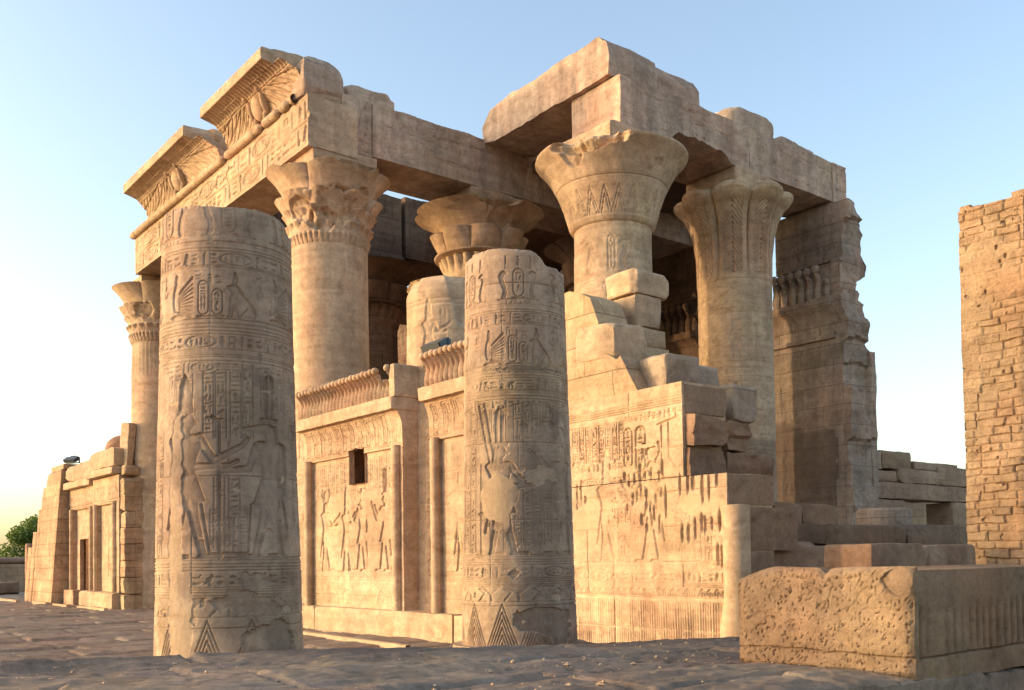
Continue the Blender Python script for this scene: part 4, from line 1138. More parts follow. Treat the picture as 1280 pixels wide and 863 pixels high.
def beam(name, label, pieces, mat=M_BEAM):
    t = thing(name, label, 'stone beam', pieces[0][0:1] + (pieces[0][2], pieces[0][4]))
    for i, (s0, s1, D, back, z0, z1, kw) in enumerate(pieces):
        mb = MB(); carved_beam(mb, s0, s1, D, back, z0, z1, seed=i * 7 + int(D), **kw); mb.build('beam_stone', mat, t, sharp=55)
    return at_home(t)
beam('roof_beam', 'long carved stone beam running inward from the corner column over the sunlit lotus column', [
    (12.33, 13.22, 22.55, 24.3, 12.48, 13.98, dict(carve=0, top=.05)), (13.235, 17.9, 22.5, 24.35, 12.5, 13.98, dict(top=.10)), (17.92, 22.6, 22.52, 24.3, 12.5, 13.95, dict(top=.06)), (22.62, 26.2, 22.5, 24.3, 12.5, 13.9, dict(top=.06))])
beam('roof_beam', 'carved stone beam resting on the bell and palm capitals, its near end jagged', [
    (17.12, 22.2, 17.05, 18.85, 12.5, 13.74, dict(top=.06, bot=lambda u: .30 * sstep(1.7, 2.2, u) * sstep(4.4, 3.9, u) * (1 + .5 * fbm1(u, 3, 3, 5)))), (22.215, 26.25, 17.06, 18.85, 12.5, 13.72, dict(top=.05)), (26.26, 26.95, 17.03, 18.8, 12.46, 13.70, dict(carve=0, top=.05))])
beam('roof_beam', 'dim tall beam behind the corner column with a slot of sky through its top', [
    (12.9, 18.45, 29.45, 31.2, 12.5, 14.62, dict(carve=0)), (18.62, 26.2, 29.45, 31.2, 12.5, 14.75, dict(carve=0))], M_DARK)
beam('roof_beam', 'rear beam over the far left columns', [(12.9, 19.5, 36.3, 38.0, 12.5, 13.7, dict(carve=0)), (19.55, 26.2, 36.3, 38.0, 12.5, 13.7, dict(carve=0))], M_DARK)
def roof_slab():
    t = thing('roof_slab', 'topmost massive roof slab tilted up over the bell capital, dark underneath', 'roof slab', (18.5, 19.8, 13.75))
    mb = MB(); prism(mb, [(22.0, 13.70), (22.55, 13.85), (22.55, 14.3), (22.2, 14.68), (21.2, 14.78), (20.6, 14.74), (19.2, 14.84), (18.2, 14.80), (17.62, 14.86), (17.35, 14.6), (17.25, 14.2), (17.3, 13.76)], 16.95, 18.72, .11, .035, 3, .012); mb.build('slab_stone', M_BEAM, t, sharp=40)
    mb = MB(); prism(mb, [(22.3, 13.79), (22.3, 14.5), (20, 14.55), (17.5, 14.62), (17.3, 14.3), (17.3, 13.78)], 18.80, 20.4, .12, .03, 9, .012); mb.build('slab_stone', M_BEAM, t, sharp=40)
    at_home(t)
roof_slab()
def ceiling():
    t = thing('ceiling_slab', 'dark ceiling slabs spanning between the two carved inner beams', 'ceiling', (21.5, 20.7, 13.1))
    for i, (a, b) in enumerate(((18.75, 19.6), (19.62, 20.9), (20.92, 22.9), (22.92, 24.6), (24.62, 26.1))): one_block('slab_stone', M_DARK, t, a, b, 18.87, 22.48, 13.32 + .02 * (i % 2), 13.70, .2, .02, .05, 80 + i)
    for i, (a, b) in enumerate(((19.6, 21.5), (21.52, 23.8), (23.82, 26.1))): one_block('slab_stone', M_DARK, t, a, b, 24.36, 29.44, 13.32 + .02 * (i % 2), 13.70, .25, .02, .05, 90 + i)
    at_home(t)
ceiling()
def loose(name, label, cat, mat, args, kw, group=None, loc=None):
    o = one_block(name, mat, None, *args, **kw); tag(o, label, cat, group)
    x0, x1, y0, y1, z0, z1 = args[:6]
    return home1(o, ((x0 + x1) / 2, (y0 + y1) / 2, z0))
loose('roof_block', 'larger block left lying on top of the beam above the palm capital', 'stone block', M_BEAM, (22.15, 24.1, 17.5, 18.6, 13.74, 14.56, .09), dict(amp=.05, chip=.22, seed=2))
loose('roof_block', 'smaller rounded block at the far end of the top of the palm capital beam', 'stone block', M_BEAM, (24.2, 26.0, 17.5, 18.6, 13.72, 14.22, .09), dict(amp=.05, chip=.28, seed=6))
loose('roof_block', 'low rounded stone behind the tall winged cornice on the inward beam', 'stone block', M_BEAM, (12.75, 14.25, 23.0, 24.2, 13.98, 14.6, .08), dict(amp=.05, chip=.25, seed=9))

# ================================================================== SCREEN WALLS between the facade columns
def tube(mb, x, y, z0, z1, r, seed=0, n=14, m=60, bind=None, tone=0.0):
    Z, A_ = np.meshgrid(np.linspace(z0, z1, m), np.linspace(0, 2 * np.pi, n, endpoint=False), indexing='ij')
    rr = r + .006 * fbm(np.stack([Z, A_, A_ * 0 + x], -1), 2.5, 3, seed)
    if bind: rr = rr - .012 * (np.abs(np.mod(Z, bind) - bind / 2) < .02)
    mb.add(np.stack([x + rr * np.cos(A_), y + rr * np.sin(A_), Z], -1), quads(m, n, wrap=True), np.full(m * n, tone))
def uraei(mb, s0, s1, D, z0, h, n, seed, broken=()):
    """a row of rearing cobras crowned with discs: side profile swept over each hood's width"""
    prof = np.array([(.0, 0), (-.03, .18), (.0, .36), (.05, .5), (.02, .62), (-.08, .70), (-.13, .73), (-.13, .78), (-.02, .80), (.12, .72), (.16, .5), (.16, 0)])
    w = (s1 - s0) / n
    for k in range(n):
        c = s0 + (k + .5) * w
        wob = .03 * math.sin(k * 1.7 + seed)
        wz = np.array([.34, .40, .42, .38, .30, .20, .17, .17, .20, .28, .36, .38]) * w * 2 * .5
        hh = h * (1 + .02 * math.sin(k * 2.3))
        if k in broken: hh *= .72
        rows = []
        for f in (-1, -.6, 0, .6, 1):
            dd = .06 * (abs(f) ** 2)
            rows.append(np.stack([D + prof[:, 0] * h * .75 + dd * (prof[:, 0] < .1), c + wob * 0 + f * wz, z0 + prof[:, 1] * hh], -1))
        R_ = np.array(rows); R_ += .008 * fbm(R_, 6, 2, seed + k)[..., None]
        mb.add(R_, quads(5, len(prof), wrap=True, flip=True))
        for q in (R_[0], R_[-1]):
            cc = q.mean(0); mb.add(np.stack([q, cc + (q - cc) * .02]), quads(2, len(prof), wrap=True))
        if k in broken: continue
        a, b = np.meshgrid(np.linspace(0, 2 * np.pi, 12, endpoint=False), np.linspace(0, np.pi, 8))
        rd = w * .47
        mb.add(np.stack([D - .05 + .085 * np.sin(b) * np.cos(a), c + rd * np.sin(b) * np.sin(a), z0 + hh * .80 + rd * .75 + rd * np.cos(b)], -1), quads(8, 12, wrap=True))
    block(mb, D + .10, D + .34, s0, s1, z0 - .01, z0 + h * .62, .12, .01, .03, seed)
def screen_wall(label, s0, s1, hole=None, figs=(), seed=1, cobras=25, broken=(), right_end=True, left=True):
    t = thing('screen_wall', label, 'screen wall', (11.1, (s0 + s1) / 2, .58))
    W_ = s1 - s0
    pl, pr = .32, .26                                         # frames left and right of the recess
    R = Relief(W_, 4.32, .0125, 0, .58, seed=seed)
    # cartouche frieze under the cornice
    n = int(W_ / .36)
    for k in range(n):
        c = .1 + (k + .5) * (W_ - .2) / n
        R.cartouche(c - .11, c + .05, 4.22, 4.80, .02); R.column(c + .10, c + .2, 4.2, 4.8, .014, False)
    for v in (4.16, 4.12, 4.84): R.hline(v, .02, .014)
    a, b = pl + .12, W_ - pr - .1
    for k, (x, hh, f, hd, cr, ar) in enumerate(figs): R.figure(a + x * (b - a), 1.42, hh, f, hd, cr, ar, .03)
    u = a + .08
    while u < b - .1:
        R.column(u, u + .10, 3.25, 3.98, .014); u += .2
    R.line((a, 1.40), (b, 1.40), .014, .014); R.line((a, 1.2), (b, 1.2), .012, .01); R.line((a, .86), (b, .86), .02, .014)
    for x in np.linspace(.12, .9, 4): R.column(a + x * (b - a), a + x * (b - a) + .1, 1.5, 2.3, .012)
    R.wear(.8, seed + 2, .55)
    for k in range(14): R.stain(R.r.uniform(0, W_), R.r.uniform(.7, 4.7), R.r.uniform(.04, .25), R.r.uniform(.03, .2), R.r.choice((.35, .3, -.25)), seed * 9 + k, .9, dep=.012)
    for k in range(5): R.line((R.r.uniform(.2, W_), R.r.uniform(1, 2.5)), (R.r.uniform(.2, W_), R.r.uniform(3, 4.5)), .008, .006) if k < 1 else R.hline(.58 + k * .72 + R.r.uniform(-.05, .05), .010, .010)
    stone_noise(R, .006, 2.6, seed, .012)
    # recess
    rec = (R.u[None, :] > pl) & (R.u[None, :] < W_ - pr) & (R.v[:, None] < 4.08)
    R.H -= .07 * rec
    # concave throat swelling out to the fascia
    R.H += .15 * np.clip((R.v[:, None] - 4.45) / .42, 0, 1) ** 2.2
    mb = MB(); panel(mb, s0, s1, .58, 4.9, 11.02, 11.75, R, hole); mb.build('carved_panel', M_STONE, t, sharp=60)
    mb = MB()
    y_l, y_r = s1 - pl + .06, s0 + pr - .06
    tube(mb, 10.98, y_l, .58, 4.12, .095, seed, bind=.5); tube(mb, 10.98, y_r, .58, 4.12, .105, seed + 1, bind=.5)
    mb.build('frame_moulding', M_STONE, t, sharp=50)
    one_block('fascia', M_STONE, t, 10.74, 11.7, s0 - .02, s1 + .02, 4.86, 5.14, .06, .006, .03, seed + 3)
    mb = MB(); uraei(mb, s0 + (.12 if right_end else 0), s1 - .06, 10.84, 5.13, .72, cobras, seed, broken)
    mb.build('cobra_frieze', M_STONE, t, sharp=50)
    if right_end: one_block('end_stone', M_STONE, t, 10.80, 11.6, s0 - .05, s0 + .16, 5.13, 5.84, .06, .012, .05, seed + 5)
    return at_home(t)
screen_wall('sunlit screen wall with a square black hole and a cobra frieze, left of the broken stump', 17.66, 22.25, hole=(2.24, 2.96, 3.42, 4.22),
            figs=[(.13, 1.72, 1, 'man', 'disk', 'offer'), (.40, 1.62, 1, 'man', 'white', 'adore'), (.60, 1.72, -1, 'falcon', 'double', 'hold'), (.87, 1.76, -1, 'man', 'plumes', 'adore')], seed=3, cobras=26, broken=(1, 2))
screen_wall('carved screen wall between the stump and the plaster patched column, a floodlight on top', 13.15, 16.62,
            figs=[(.2, 1.7, 1, 'man', 'white', 'offer'), (.5, 1.7, -1, 'falcon', 'double', 'hold'), (.8, 1.7, -1, 'man', 'disk', 'adore')], seed=8, cobras=20, right_end=False)
def base_course():
    t = thing('base_course', 'plain stone plinth course under the two sunlit screen walls', 'plinth', (11.2, 18.5, 0))
    for i, (a, b) in enumerate(((21.52, 23.4), (15.68, 21.49), (13.2, 15.64))): one_block('plinth_stone', M_STONE, t, 10.87 + .01 * (i == 2), 11.9, a, b, -.06, .585 - .012 * (i == 2), .09, .010, .035 + .03 * (i == 2), 20 + i, fine=.004)
    at_home(t)
base_course()
def floodlight(x, y, z, rz, label, tilt=-.35):
    t = thing('floodlight', label, 'floodlight', (x, y, z)); t.rotation_euler = (0, 0, rz)
    mb = MB(); V, F = box_surface(-.13, .11, -.33, .33, .10, .25, .05); V[:, 0] += .10 * (V[:, 2] - .12) * np.sign(V[:, 0]); mb.add(V, F)
    o = mb.build('housing', M_METAL, t, sharp=30); 
    mb = MB(); V, F = box_surface(-.165, -.148, -.29, .29, .11, .24, .1); mb.add(V, F); mb.build('lens', M_GLASSY, o, sharp=30)
    mb = MB()
    for sy in (-.35, .33): V, F = box_surface(-.03, .03, sy, sy + .02, 0, .24, .1); mb.add(V, F)
    V, F = box_surface(-.06, .06, -.35, .35, -.01, .015, .1); mb.add(V, F); mb.build('bracket', M_METAL, t, sharp=30)
    mb = MB(); V, F = box_surface(.11, .20, -.14, .14, .13, .25, .05); mb.add(V, F); mb.build('ballast_box', M_METAL, o, sharp=30)
    for ob in (o,): ob.rotation_euler = (0, tilt, 0)
    return t
floodlight(11.18, 16.45, 5.88, .05, 'dark floodlight lying on the screen wall beside the broken stump', -.5)
floodlight(10.98, 43.7, 5.96, .5, 'small floodlight on top of the far left screen wall', -.6)

# ================================================================== CORNER WALL (right of the plaster patched column), ruined above
def subrel(R, a, b, c, d):
    i0, i1 = np.searchsorted(R.u, a - 1e-6), np.searchsorted(R.u, b + 1e-6)
    j0, j1 = np.searchsorted(R.v, c - 1e-6), np.searchsorted(R.v, d + 1e-6)
    q = Relief.__new__(Relief); q.u, q.v, q.H, q.T, q.res = R.u[i0:i1], R.v[j0:j1], R.H[j0:j1, i0:i1], R.T[j0:j1, i0:i1], R.res
    q.nu, q.nv = len(q.u), len(q.v); return q
def corner_wall():
    t = thing('corner_wall', 'bright sunlit relief wall at the corner with deep gouges round a striding figure', 'wall', (11.3, 11, 0))
    R = Relief(4.2, 4.32, .0125, 0, 0.0, seed=77); R.deep = 1.9             # u = 13.06 - s
    for k in range(90): R.line((.02 + k * .0475, .12), (.02 + k * .0475, .98), .016, .014)
    R.hline(1.03, .02, .014)
    for k in range(32): R.papyrus
    n = 30
    for k in range(n):
        u = (k + .5) * 4.2 / n
        R.cut([('l', [(u - .055, 1.06), (u - .045, 1.13), (u, 1.17), (u + .045, 1.13), (u + .055, 1.06)], .010), ('l', [(u, 1.06), (u, 1.14)], .012)], .016)
    for v in (1.20, 1.225, 1.25, 1.44, 1.465, 1.49, 1.515, 1.55): R.hline(v, .010, .011)
    R.band(.05, 4.15, 1.28, 1.41, .016)
    # the striding figure and its faint companions
    R.figure(2.78, 1.57, 1.62, -1, 'man', 'disk', 'offer', .034); R.figure(1.75, 1.57, 1.5, 1, 'man', 'white', 'offer', .016); R.figure(.9, 1.57, 1.5, -1, 'falcon', 'double', 'hold', .016)
    for c in (2.05, 2.2, 2.35, 3.25, 3.4, 3.6, 3.8): R.column(c, c + .09, 1.6, 2.5 if c < 3 else 2.3, .014)
    for k in range(8): R.column(1.0 + k * .155, 1.09 + k * .155, 3.22, 3.86, .018)
    R.cartouche(2.18, 2.36, 3.06, 3.72, .024); R.cartouche(2.44, 2.64, 2.98, 3.72, .024)
    R.cut([('l', [(2.98, 3.72), (2.98, 3.05)], .012), ('l', [(3.12, 3.75), (3.12, 3.15), (3.26, 3.0)], .012), ('l', [(2.9, 3.7), (3.3, 3.78)], .012)], .02)
    R.band(.9, 2.1, 3.06, 3.18, .014); R.band(.9, 2.3, 2.82, 2.94, .014); R.band(2.2, 3.3, 3.80, 3.92, .014)
    for v in (3.98, 4.02, 4.06, 4.10): R.line((0, v), (3.5, v), .012, .012)
    for k in range(3): R.column(1.75 + k * .16, 1.86 + k * .16, 2.1, 2.75, .016)
    R.wear(.55, 6, .7)
    # plaster fills
    R.stain(3.72, 2.40, .42, .15, 1.0, 4, .25, flat=-.004); R.stain(1.25, 2.15, .30, .42, .6, 6, .35, flat=-.004); R.stain(1.4, 2.55, .14, .2, .8, 11, .4, flat=-.002)
    R.stain(2.62, 3.38, .20, .035, .9, 12, .3, flat=-.002); R.stain(1.95, 3.0, .12, .07, 1., 14, .3, flat=0); R.stain(3.2, 2.92, .4, .06, .7, 15, .5, flat=0)
    # almond shaped gouges rubbed into the stone
    def gouge(u, v, h, w): R.cut([('e', u, v, w, h / 2)], .034, w=.016)
    gr = random.Random(5)
    for (u0, u1, v0, v1, n) in ((2.12, 3.06, 2.74, 2.98, 8), (2.2, 3.1, 2.38, 2.70, 9), (2.50, 2.95, 2.08, 2.32, 5), (3.25, 4.1, 2.6, 2.74, 6), (3.3, 4.1, 1.98, 2.2, 7), (3.95, 4.12, 1.62, 1.72, 2), (1.0, 1.3, 2.55, 2.75, 3)):
        for k in range(n): gouge(u0 + (k + gr.uniform(.25, .75)) * (u1 - u0) / n, gr.uniform(v0, v1), gr.choice((.14, .2, .26, .36)) * gr.uniform(.8, 1.15), gr.uniform(.014, .034))
    for v in (.56, 1.06, 1.57, 2.10, 2.62, 2.83, 3.30, 3.86): R.line((0, v), (4.2, v), .010, .012)
    for (u, v0, v1) in ((1.9, 0, 1.57), (3.35, 1.2, 1.57), (1.8, 2.1, 2.8), (2.3, 3.9, 4.3), (1.3, 1.06, 2.1)): R.line((u, v0), (u, v1), .010, .012)
    for k in range(22): R.stain(R.r.uniform(.8, 4.2), R.r.uniform(.1, 4.2), R.r.uniform(.03, .16), R.r.uniform(.03, .10), R.r.choice((.4, .3, -.2)), 100 + k, .9, dep=.012)
    stone_noise(R, .007, 2.4, 9, .016)
    lo, up = subrel(R, 0, 4.2, 0, 2.83), subrel(R, 0, 3.41, 2.83, 4.32)
    m = MB(); panel2(m, 13.06 - lo.u[-1], 13.06, 10.87, 11.9, lo); m.build('lower_courses', M_STONE, t, sharp=60)
    m = MB(); panel2(m, 13.06 - up.u[-1], 13.06, 10.872, 11.85, up, lambda u: 4.20 + .04 * u / 3.4 + .015 * fbm1(u, 2, 3, 3)); m.build('upper_courses', M_STONE, t, sharp=60)
    # roll post standing at the corner
    m = MB(); tube(m, 10.96, 8.78, .95, 2.36, .19, 4, 20, 80, tone=.15)
    Z, A_ = np.meshgrid(np.linspace(.0, 1.0, 30), np.linspace(0, 2 * np.pi, 20, endpoint=False), indexing='ij')
    rr = np.interp(Z, [0, .6, .85, 1.0], [.25, .25, .22, .19]) + .01 * fbm(np.stack([Z, A_, A_], -1), 3, 3, 2)
    m.add(np.stack([10.96 + rr * np.cos(A_), 8.78 + rr * np.sin(A_), Z], -1), quads(30, 20, wrap=True), np.full(600, .6))
    a, b = np.meshgrid(np.linspace(0, 2 * np.pi, 20, endpoint=False), np.linspace(.02, 1, 5)); m.add(np.stack([10.96 + .19 * b * np.cos(a), 8.78 + .19 * b * np.sin(a), 2.36 + .02 * (1 - b)], -1), quads(5, 20, wrap=True))
    m.build('corner_roll', M_STONE, t, sharp=50)
    # standing masonry left above the moulding
    m = MB(); prism(m, [(13.0, 4.22), (13.0, 6.15), (12.24, 6.17), (11.98, 6.08), (11.75, 5.95), (11.56, 5.55), (11.48, 5.01), (11.15, 4.82), (11.06, 4.87), (10.84, 4.51), (10.69, 4.24)], 11.0, 11.72, .055, .012, 4, .006)
    m.build('masonry_remnant', M_BLOCKY, t, sharp=45)
    # broken ends of the courses, dropping in steps towards the right and running on as a low wall
    kw = dict(fine=.008)
    m = MB()
    block(m, 10.92, 11.86, 9.632, 10.6, 3.77, 4.205, .055, .008, .03, 1, **kw); m.build('course_stone', M_RED, t, sharp=42)
    for i, (pts, a) in enumerate((([(10.93, 3.27), (11.62, 3.29), (11.72, 3.45), (11.66, 3.62), (11.4, 3.72), (10.93, 3.76)], 9.50), ([(11.75, 3.27), (12.3, 3.28), (12.36, 3.5), (12.2, 3.70), (11.72, 3.74), (11.7, 3.6), (11.78, 3.45)], 9.55),
                                  ([(10.92, 2.84), (11.7, 2.84), (11.73, 3.1), (11.66, 3.25), (11.2, 3.24), (10.92, 3.25)], 9.60), ([(11.75, 2.84), (12.58, 2.85), (12.6, 3.1), (12.3, 3.22), (11.76, 3.24)], 9.6))):
        m = MB(); prism(m, pts, a, 10.6, .045, .05 if i < 2 else .02, 60 + i, .012, 'S', ledge=(.25, .10 if i < 2 else .04)); m.build('course_stone', M_RED, t, sharp=36)
    for i, (a, b, z0_, z1_) in enumerate(((10.90, 11.94, 2.37, 2.822), (10.98, 12.5, 1.72, 2.355), (11.0, 11.9, .9, 1.71), (11.0, 11.95, .0, .89))):
        m = MB(); block(m, a, b, 8.842, 10.4, z0_, z1_, .055, .010, .028, 9 + i, **kw); m.build('course_stone', M_RED, t, sharp=42)
    at_home(t)
corner_wall()
def ruin_blocks():
    G = 'tumbled blocks on top of the corner wall'
    def B(label, mat, a, seed, amp=.03, chip=.12, rot=None, res=.05, tone=0):
        return loose('broken_block', label, 'stone block', mat, a + (res,), dict(amp=amp, chip=chip, seed=seed, rot=rot, tone=tone, fine=.01), G)
    t = thing('masonry_stack', 'tall stack of pale blocks before the bell capital shaft, topmost block overhanging', 'masonry', (12.1, 12.0, 4.3), G)
    one_block('stack_stone', M_STONE, t, 12.0, 12.78, 11.62, 12.5, 4.3, 5.28, .06, .012, .05, 31); one_block('stack_stone', M_STONE, t, 11.99, 12.75, 11.66, 12.46, 5.29, 5.62, .06, .012, .06, 32)
    one_block('stack_stone', M_STONE, t, 12.02, 12.66, 11.64, 12.44, 5.63, 6.18, .05, .012, .06, 33); one_block('stack_stone', M_STONE, t, 11.97, 12.86, 11.66, 12.42, 6.19, 6.62, .045, .03, .14, 34)
    at_home(t)
    B('rough block with a lit left face resting on the wall below the overhanging stack', M_STONE, (10.98, 11.85, 11.25, 12.1, 4.92, 5.50), 35, .035, .16, (0.05, -.06, 0))
    B('leaning dark slab on the sunlit relief wall, right of the jagged masonry remnant', M_GREY, (11.30, 12.0, 10.3, 11.0, 4.24, 4.85), 36, .02, .06, (.06, 0.0, -.1))
    B('rounded boulder behind the leaning dark slab', M_GREY, (12.0, 12.85, 10.5, 11.25, 4.2, 4.78), 37, .05, .25)
    B('small worn boulder at the right end of the tumbled blocks', M_GREY, (12.35, 13.0, 9.9, 10.5, 3.75, 4.40), 38, .05, .25)
    B('rounded stone at the broken end of the corner wall', M_RED, (12.45, 12.95, 9.55, 10.2, 2.84, 3.22), 39, .04, .2)
ruin_blocks()
def low_wall():
    """the side wall's lowest courses, running back from the corner"""
    t = thing('ruined_side_wall', 'low ruined wall of big brown blocks running back behind the tooled fore block', 'wall', (14.5, 9.3, 0))
    def S(mat, *a, **k): one_block('course_stone', mat, t, *a, .07, **{**dict(amp=.015, chip=.06, fine=.008), **k})
    S(M_RED, 12.9, 13.66, 9.55, 10.5, 2.08, 2.5, seed=1, chip=.1); S(M_RED, 13.68, 14.66, 9.52, 10.5, 2.10, 2.5, seed=2, chip=.14, amp=.03)
    S(M_DARK, 12.55, 13.2, 9.4, 10.4, 1.75, 2.12, seed=3); S(M_DARK, 13.22, 14.02, 9.38, 10.3, 1.82, 2.15, seed=4); S(M_DARK, 14.04, 16.6, 9.40, 10.3, 1.80, 2.15, seed=5, chip=.09)  # darker stone here carries the deep shade of these courses
    S(M_RED, 11.92, 13.25, 9.0, 10.2, .9, 1.86, seed=6); S(M_RED, 13.28, 16.4, 9.1, 10.2, .6, 1.79, seed=7)
    S(M_DARK, 16.62, 19.4, 9.42, 10.3, 1.2, 2.18, seed=8, chip=.14); S(M_RED, 16.45, 19, 9.0, 9.4, .6, 1.75, seed=9, chip=.12)
    at_home(t)
    loose('carved_block', 'block with one sunlit end and a red brown side lying before the low ruined wall', 'stone block', M_RED, (10.14, 11.33, 6.20, 6.86, .0, 1.77, .04), dict(amp=.012, chip=.05, seed=3, fine=.008))
    t = thing('scroll_block', 'red brown block carved with two round scrolls beside the block with a sunlit end', 'stone block', (12.0, 6.5, 0))
    one_block('body', M_RED, t, 11.38, 12.75, 6.28, 6.86, .0, 1.755, .05, .012, .06, 5)
    for x in (11.68, 12.2):
        a, b = np.meshgrid(np.linspace(0, 2 * np.pi, 26, endpoint=False), np.linspace(0, 1, 9))
        m = MB(); m.add(np.stack([x + .19 * np.sin(b * np.pi / 2) * np.cos(a), 6.29 - .09 * np.cos(b * np.pi / 2), 1.50 + .20 * np.sin(b * np.pi / 2) * np.sin(a)], -1), quads(9, 26, wrap=True)); m.build('scroll', M_RED, t)
    at_home(t)
    t = tag(drum('column_drum', M_GREY, 20.5, 12.2, .4, 2.68, .60, 6), 'grey column drum standing beside the broken hall wall end', 'column drum')
def drum(name, mat, cx, cy, z0, z1, r, seed):
    m = MB(); zs = np.concatenate([np.linspace(z0, z1 - .06, 24), np.linspace(z1 - .05, z1, 5)])
    lathe(m, cx, cy, zs, lambda P, Z: r + .03 * fbm(np.stack([np.cos(P) * 2, np.sin(P) * 2, Z * 2], -1), 1.2, 4, seed) - .05 * sstep(z1 - .06, z1, Z) - .015 * (np.abs(np.sin(P * 12)) < .2), 72, top_rough=.05)
    o = m.build(name, mat, None, sharp=50)
    return home1(o, (cx, cy, z0))
low_wall()

# ================================================================== INNER HALL WALLS
def hall_wall(label, s0, s1, D=26.0, high=12.3, steps=(), mat=M_GREY, dark_foot=True, seed=1, jag=False):
    t = thing('hall_wall', label, 'wall', (D, (s0 + s1) / 2, 0))
    W_ = s1 - s0
    R = Relief(W_, 8.2, .04, 0, 0, seed=seed)
    for v in (3.3, 5.5, 5.56, 7.9, 8.0): R.hline(v, .04, .02)
    x = .5
    while x < W_ - .3:
        R.figure(x, 5.75, 1.5, R.r.choice((1, -1)), 'man', 'disk', 'hold', .035); R.figure(x, 3.5, 1.5, R.r.choice((1, -1)), 'falcon', 'double', 'offer', .035); R.column(x + .45, x + .58, 5.8, 7.7, .025); R.column(x + .45, x + .58, 3.5, 5.3, .025); x += 1.05
    R.wear(.5, seed); stone_noise(R, .015, 1.6, seed, .02)
    if dark_foot:                                               # the foot of the wall is darker, up to a ragged edge
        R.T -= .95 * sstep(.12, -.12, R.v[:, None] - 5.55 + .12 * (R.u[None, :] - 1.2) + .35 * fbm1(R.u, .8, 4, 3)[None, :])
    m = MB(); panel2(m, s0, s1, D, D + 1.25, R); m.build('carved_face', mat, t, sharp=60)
    m = MB(); n = int(W_ / .05)
    prof = np.array([(0, 8.2), (-.10, 8.22), (-.12, 8.28), (-.10, 8.34), (0, 8.36), (-.01, 8.6), (-.06, 8.9), (-.16, 9.12), (-.28, 9.22), (-.30, 9.24), (-.30, 9.46), (-.2, 9.48), (1.2, 9.48), (1.2, 8.2)])
    K, Sg = np.meshgrid(np.arange(len(prof)), np.linspace(s0, s1, n), indexing='ij')
    dd = prof[:, 0][K] + .02 * fbm(np.stack([K * .3, Sg, Sg * 0], -1), 1.5, 3, seed) + .015 * (np.abs(np.sin(Sg * np.pi / .2)) < .3) * ((K > 4) & (K < 8))
    m.add(np.stack([D + dd, Sg, prof[:, 1][K] + .02 * fbm(np.stack([Sg, K * .4, Sg * 0], -1), 1.1, 3, seed + 3)], -1), quads(len(prof), n, flip=True))
    for e in (s0, s1):
        q = np.stack([D + prof[:, 0], prof[:, 0] * 0 + e, prof[:, 1]], -1); c = q.mean(0); c[0] = D + .4
        m.add(np.stack([q, c + (q - c) * .02]), quads(2, len(prof), wrap=True))
    m.build('cavetto', mat, t, sharp=50)
    m = MB(); uraei(m, s0 + .1, s1 - .05, D - .12, 9.47, 1.02, max(4, int(W_ / .30)), seed, (0,)); block(m, D + .1, D + 1.15, s0, s1, 9.48, 10.6, .14, .03, .12, seed)
    m.build('cobra_frieze', mat, t, sharp=50)
    if high > 10.7:
        m = MB(); carved_beam(m, s0 + .05, s1 - .1, D + .1, D + 1.2, 10.62, high, 'D', seed + 2, .04, .02); m.build('upper_course', mat, t, sharp=60)
    if jag:
        m = MB(); prism(m, [(D, 0), (D + 1.35, 0), (D + 1.3, 2.6), (D + 1.32, 7.9), (D + 1.1, 8.1), (D + 1.05, 9.3), (D + .75, 9.45), (D + .85, 10.0), (D + 1.35, 10.25), (D + 1.4, 10.6), (D + 1.1, 10.9), (D + 1.15, 11.5), (D + .9, 11.9), (D + .5, 12.38), (D + .12, 12.4), (D + .1, 10.7), (D - .04, 10.6), (D - .04, 9.5), (D - .2, 9.45), (D - .2, 9.2), (D, 8.6)], s0 - .28, s0 + .1, .07, .012, 5, .007, 'S', ledge=(.74, .19)); m.build('broken_end', mat, t, sharp=38)
    for i, (a, b, c, d, e, f, ch) in enumerate(steps): one_block('broken_stone', mat, t, a, b, c, d, e, f, .075, .05, ch, seed * 5 + i, freq=1.4, fine=.012)
    return at_home(t)
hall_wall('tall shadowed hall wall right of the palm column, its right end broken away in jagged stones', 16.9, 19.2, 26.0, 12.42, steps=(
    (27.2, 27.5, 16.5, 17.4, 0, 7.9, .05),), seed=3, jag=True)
hall_wall('dark hall wall glimpsed between the bell and palm columns, stepped at its right end', 22.15, 47.0, 26.0, 15.0, steps=((26.0, 27.0, 21.9, 22.3, 0, 8.3, .1), (26.0, 27.0, 21.75, 22.3, 8.4, 9.4, .1), (26.0, 27.0, 21.9, 22.3, 9.5, 10.6, .14), (26.0, 27.0, 21.7, 22.3, 10.6, 11.4, .14)), mat=M_DARK, seed=6)

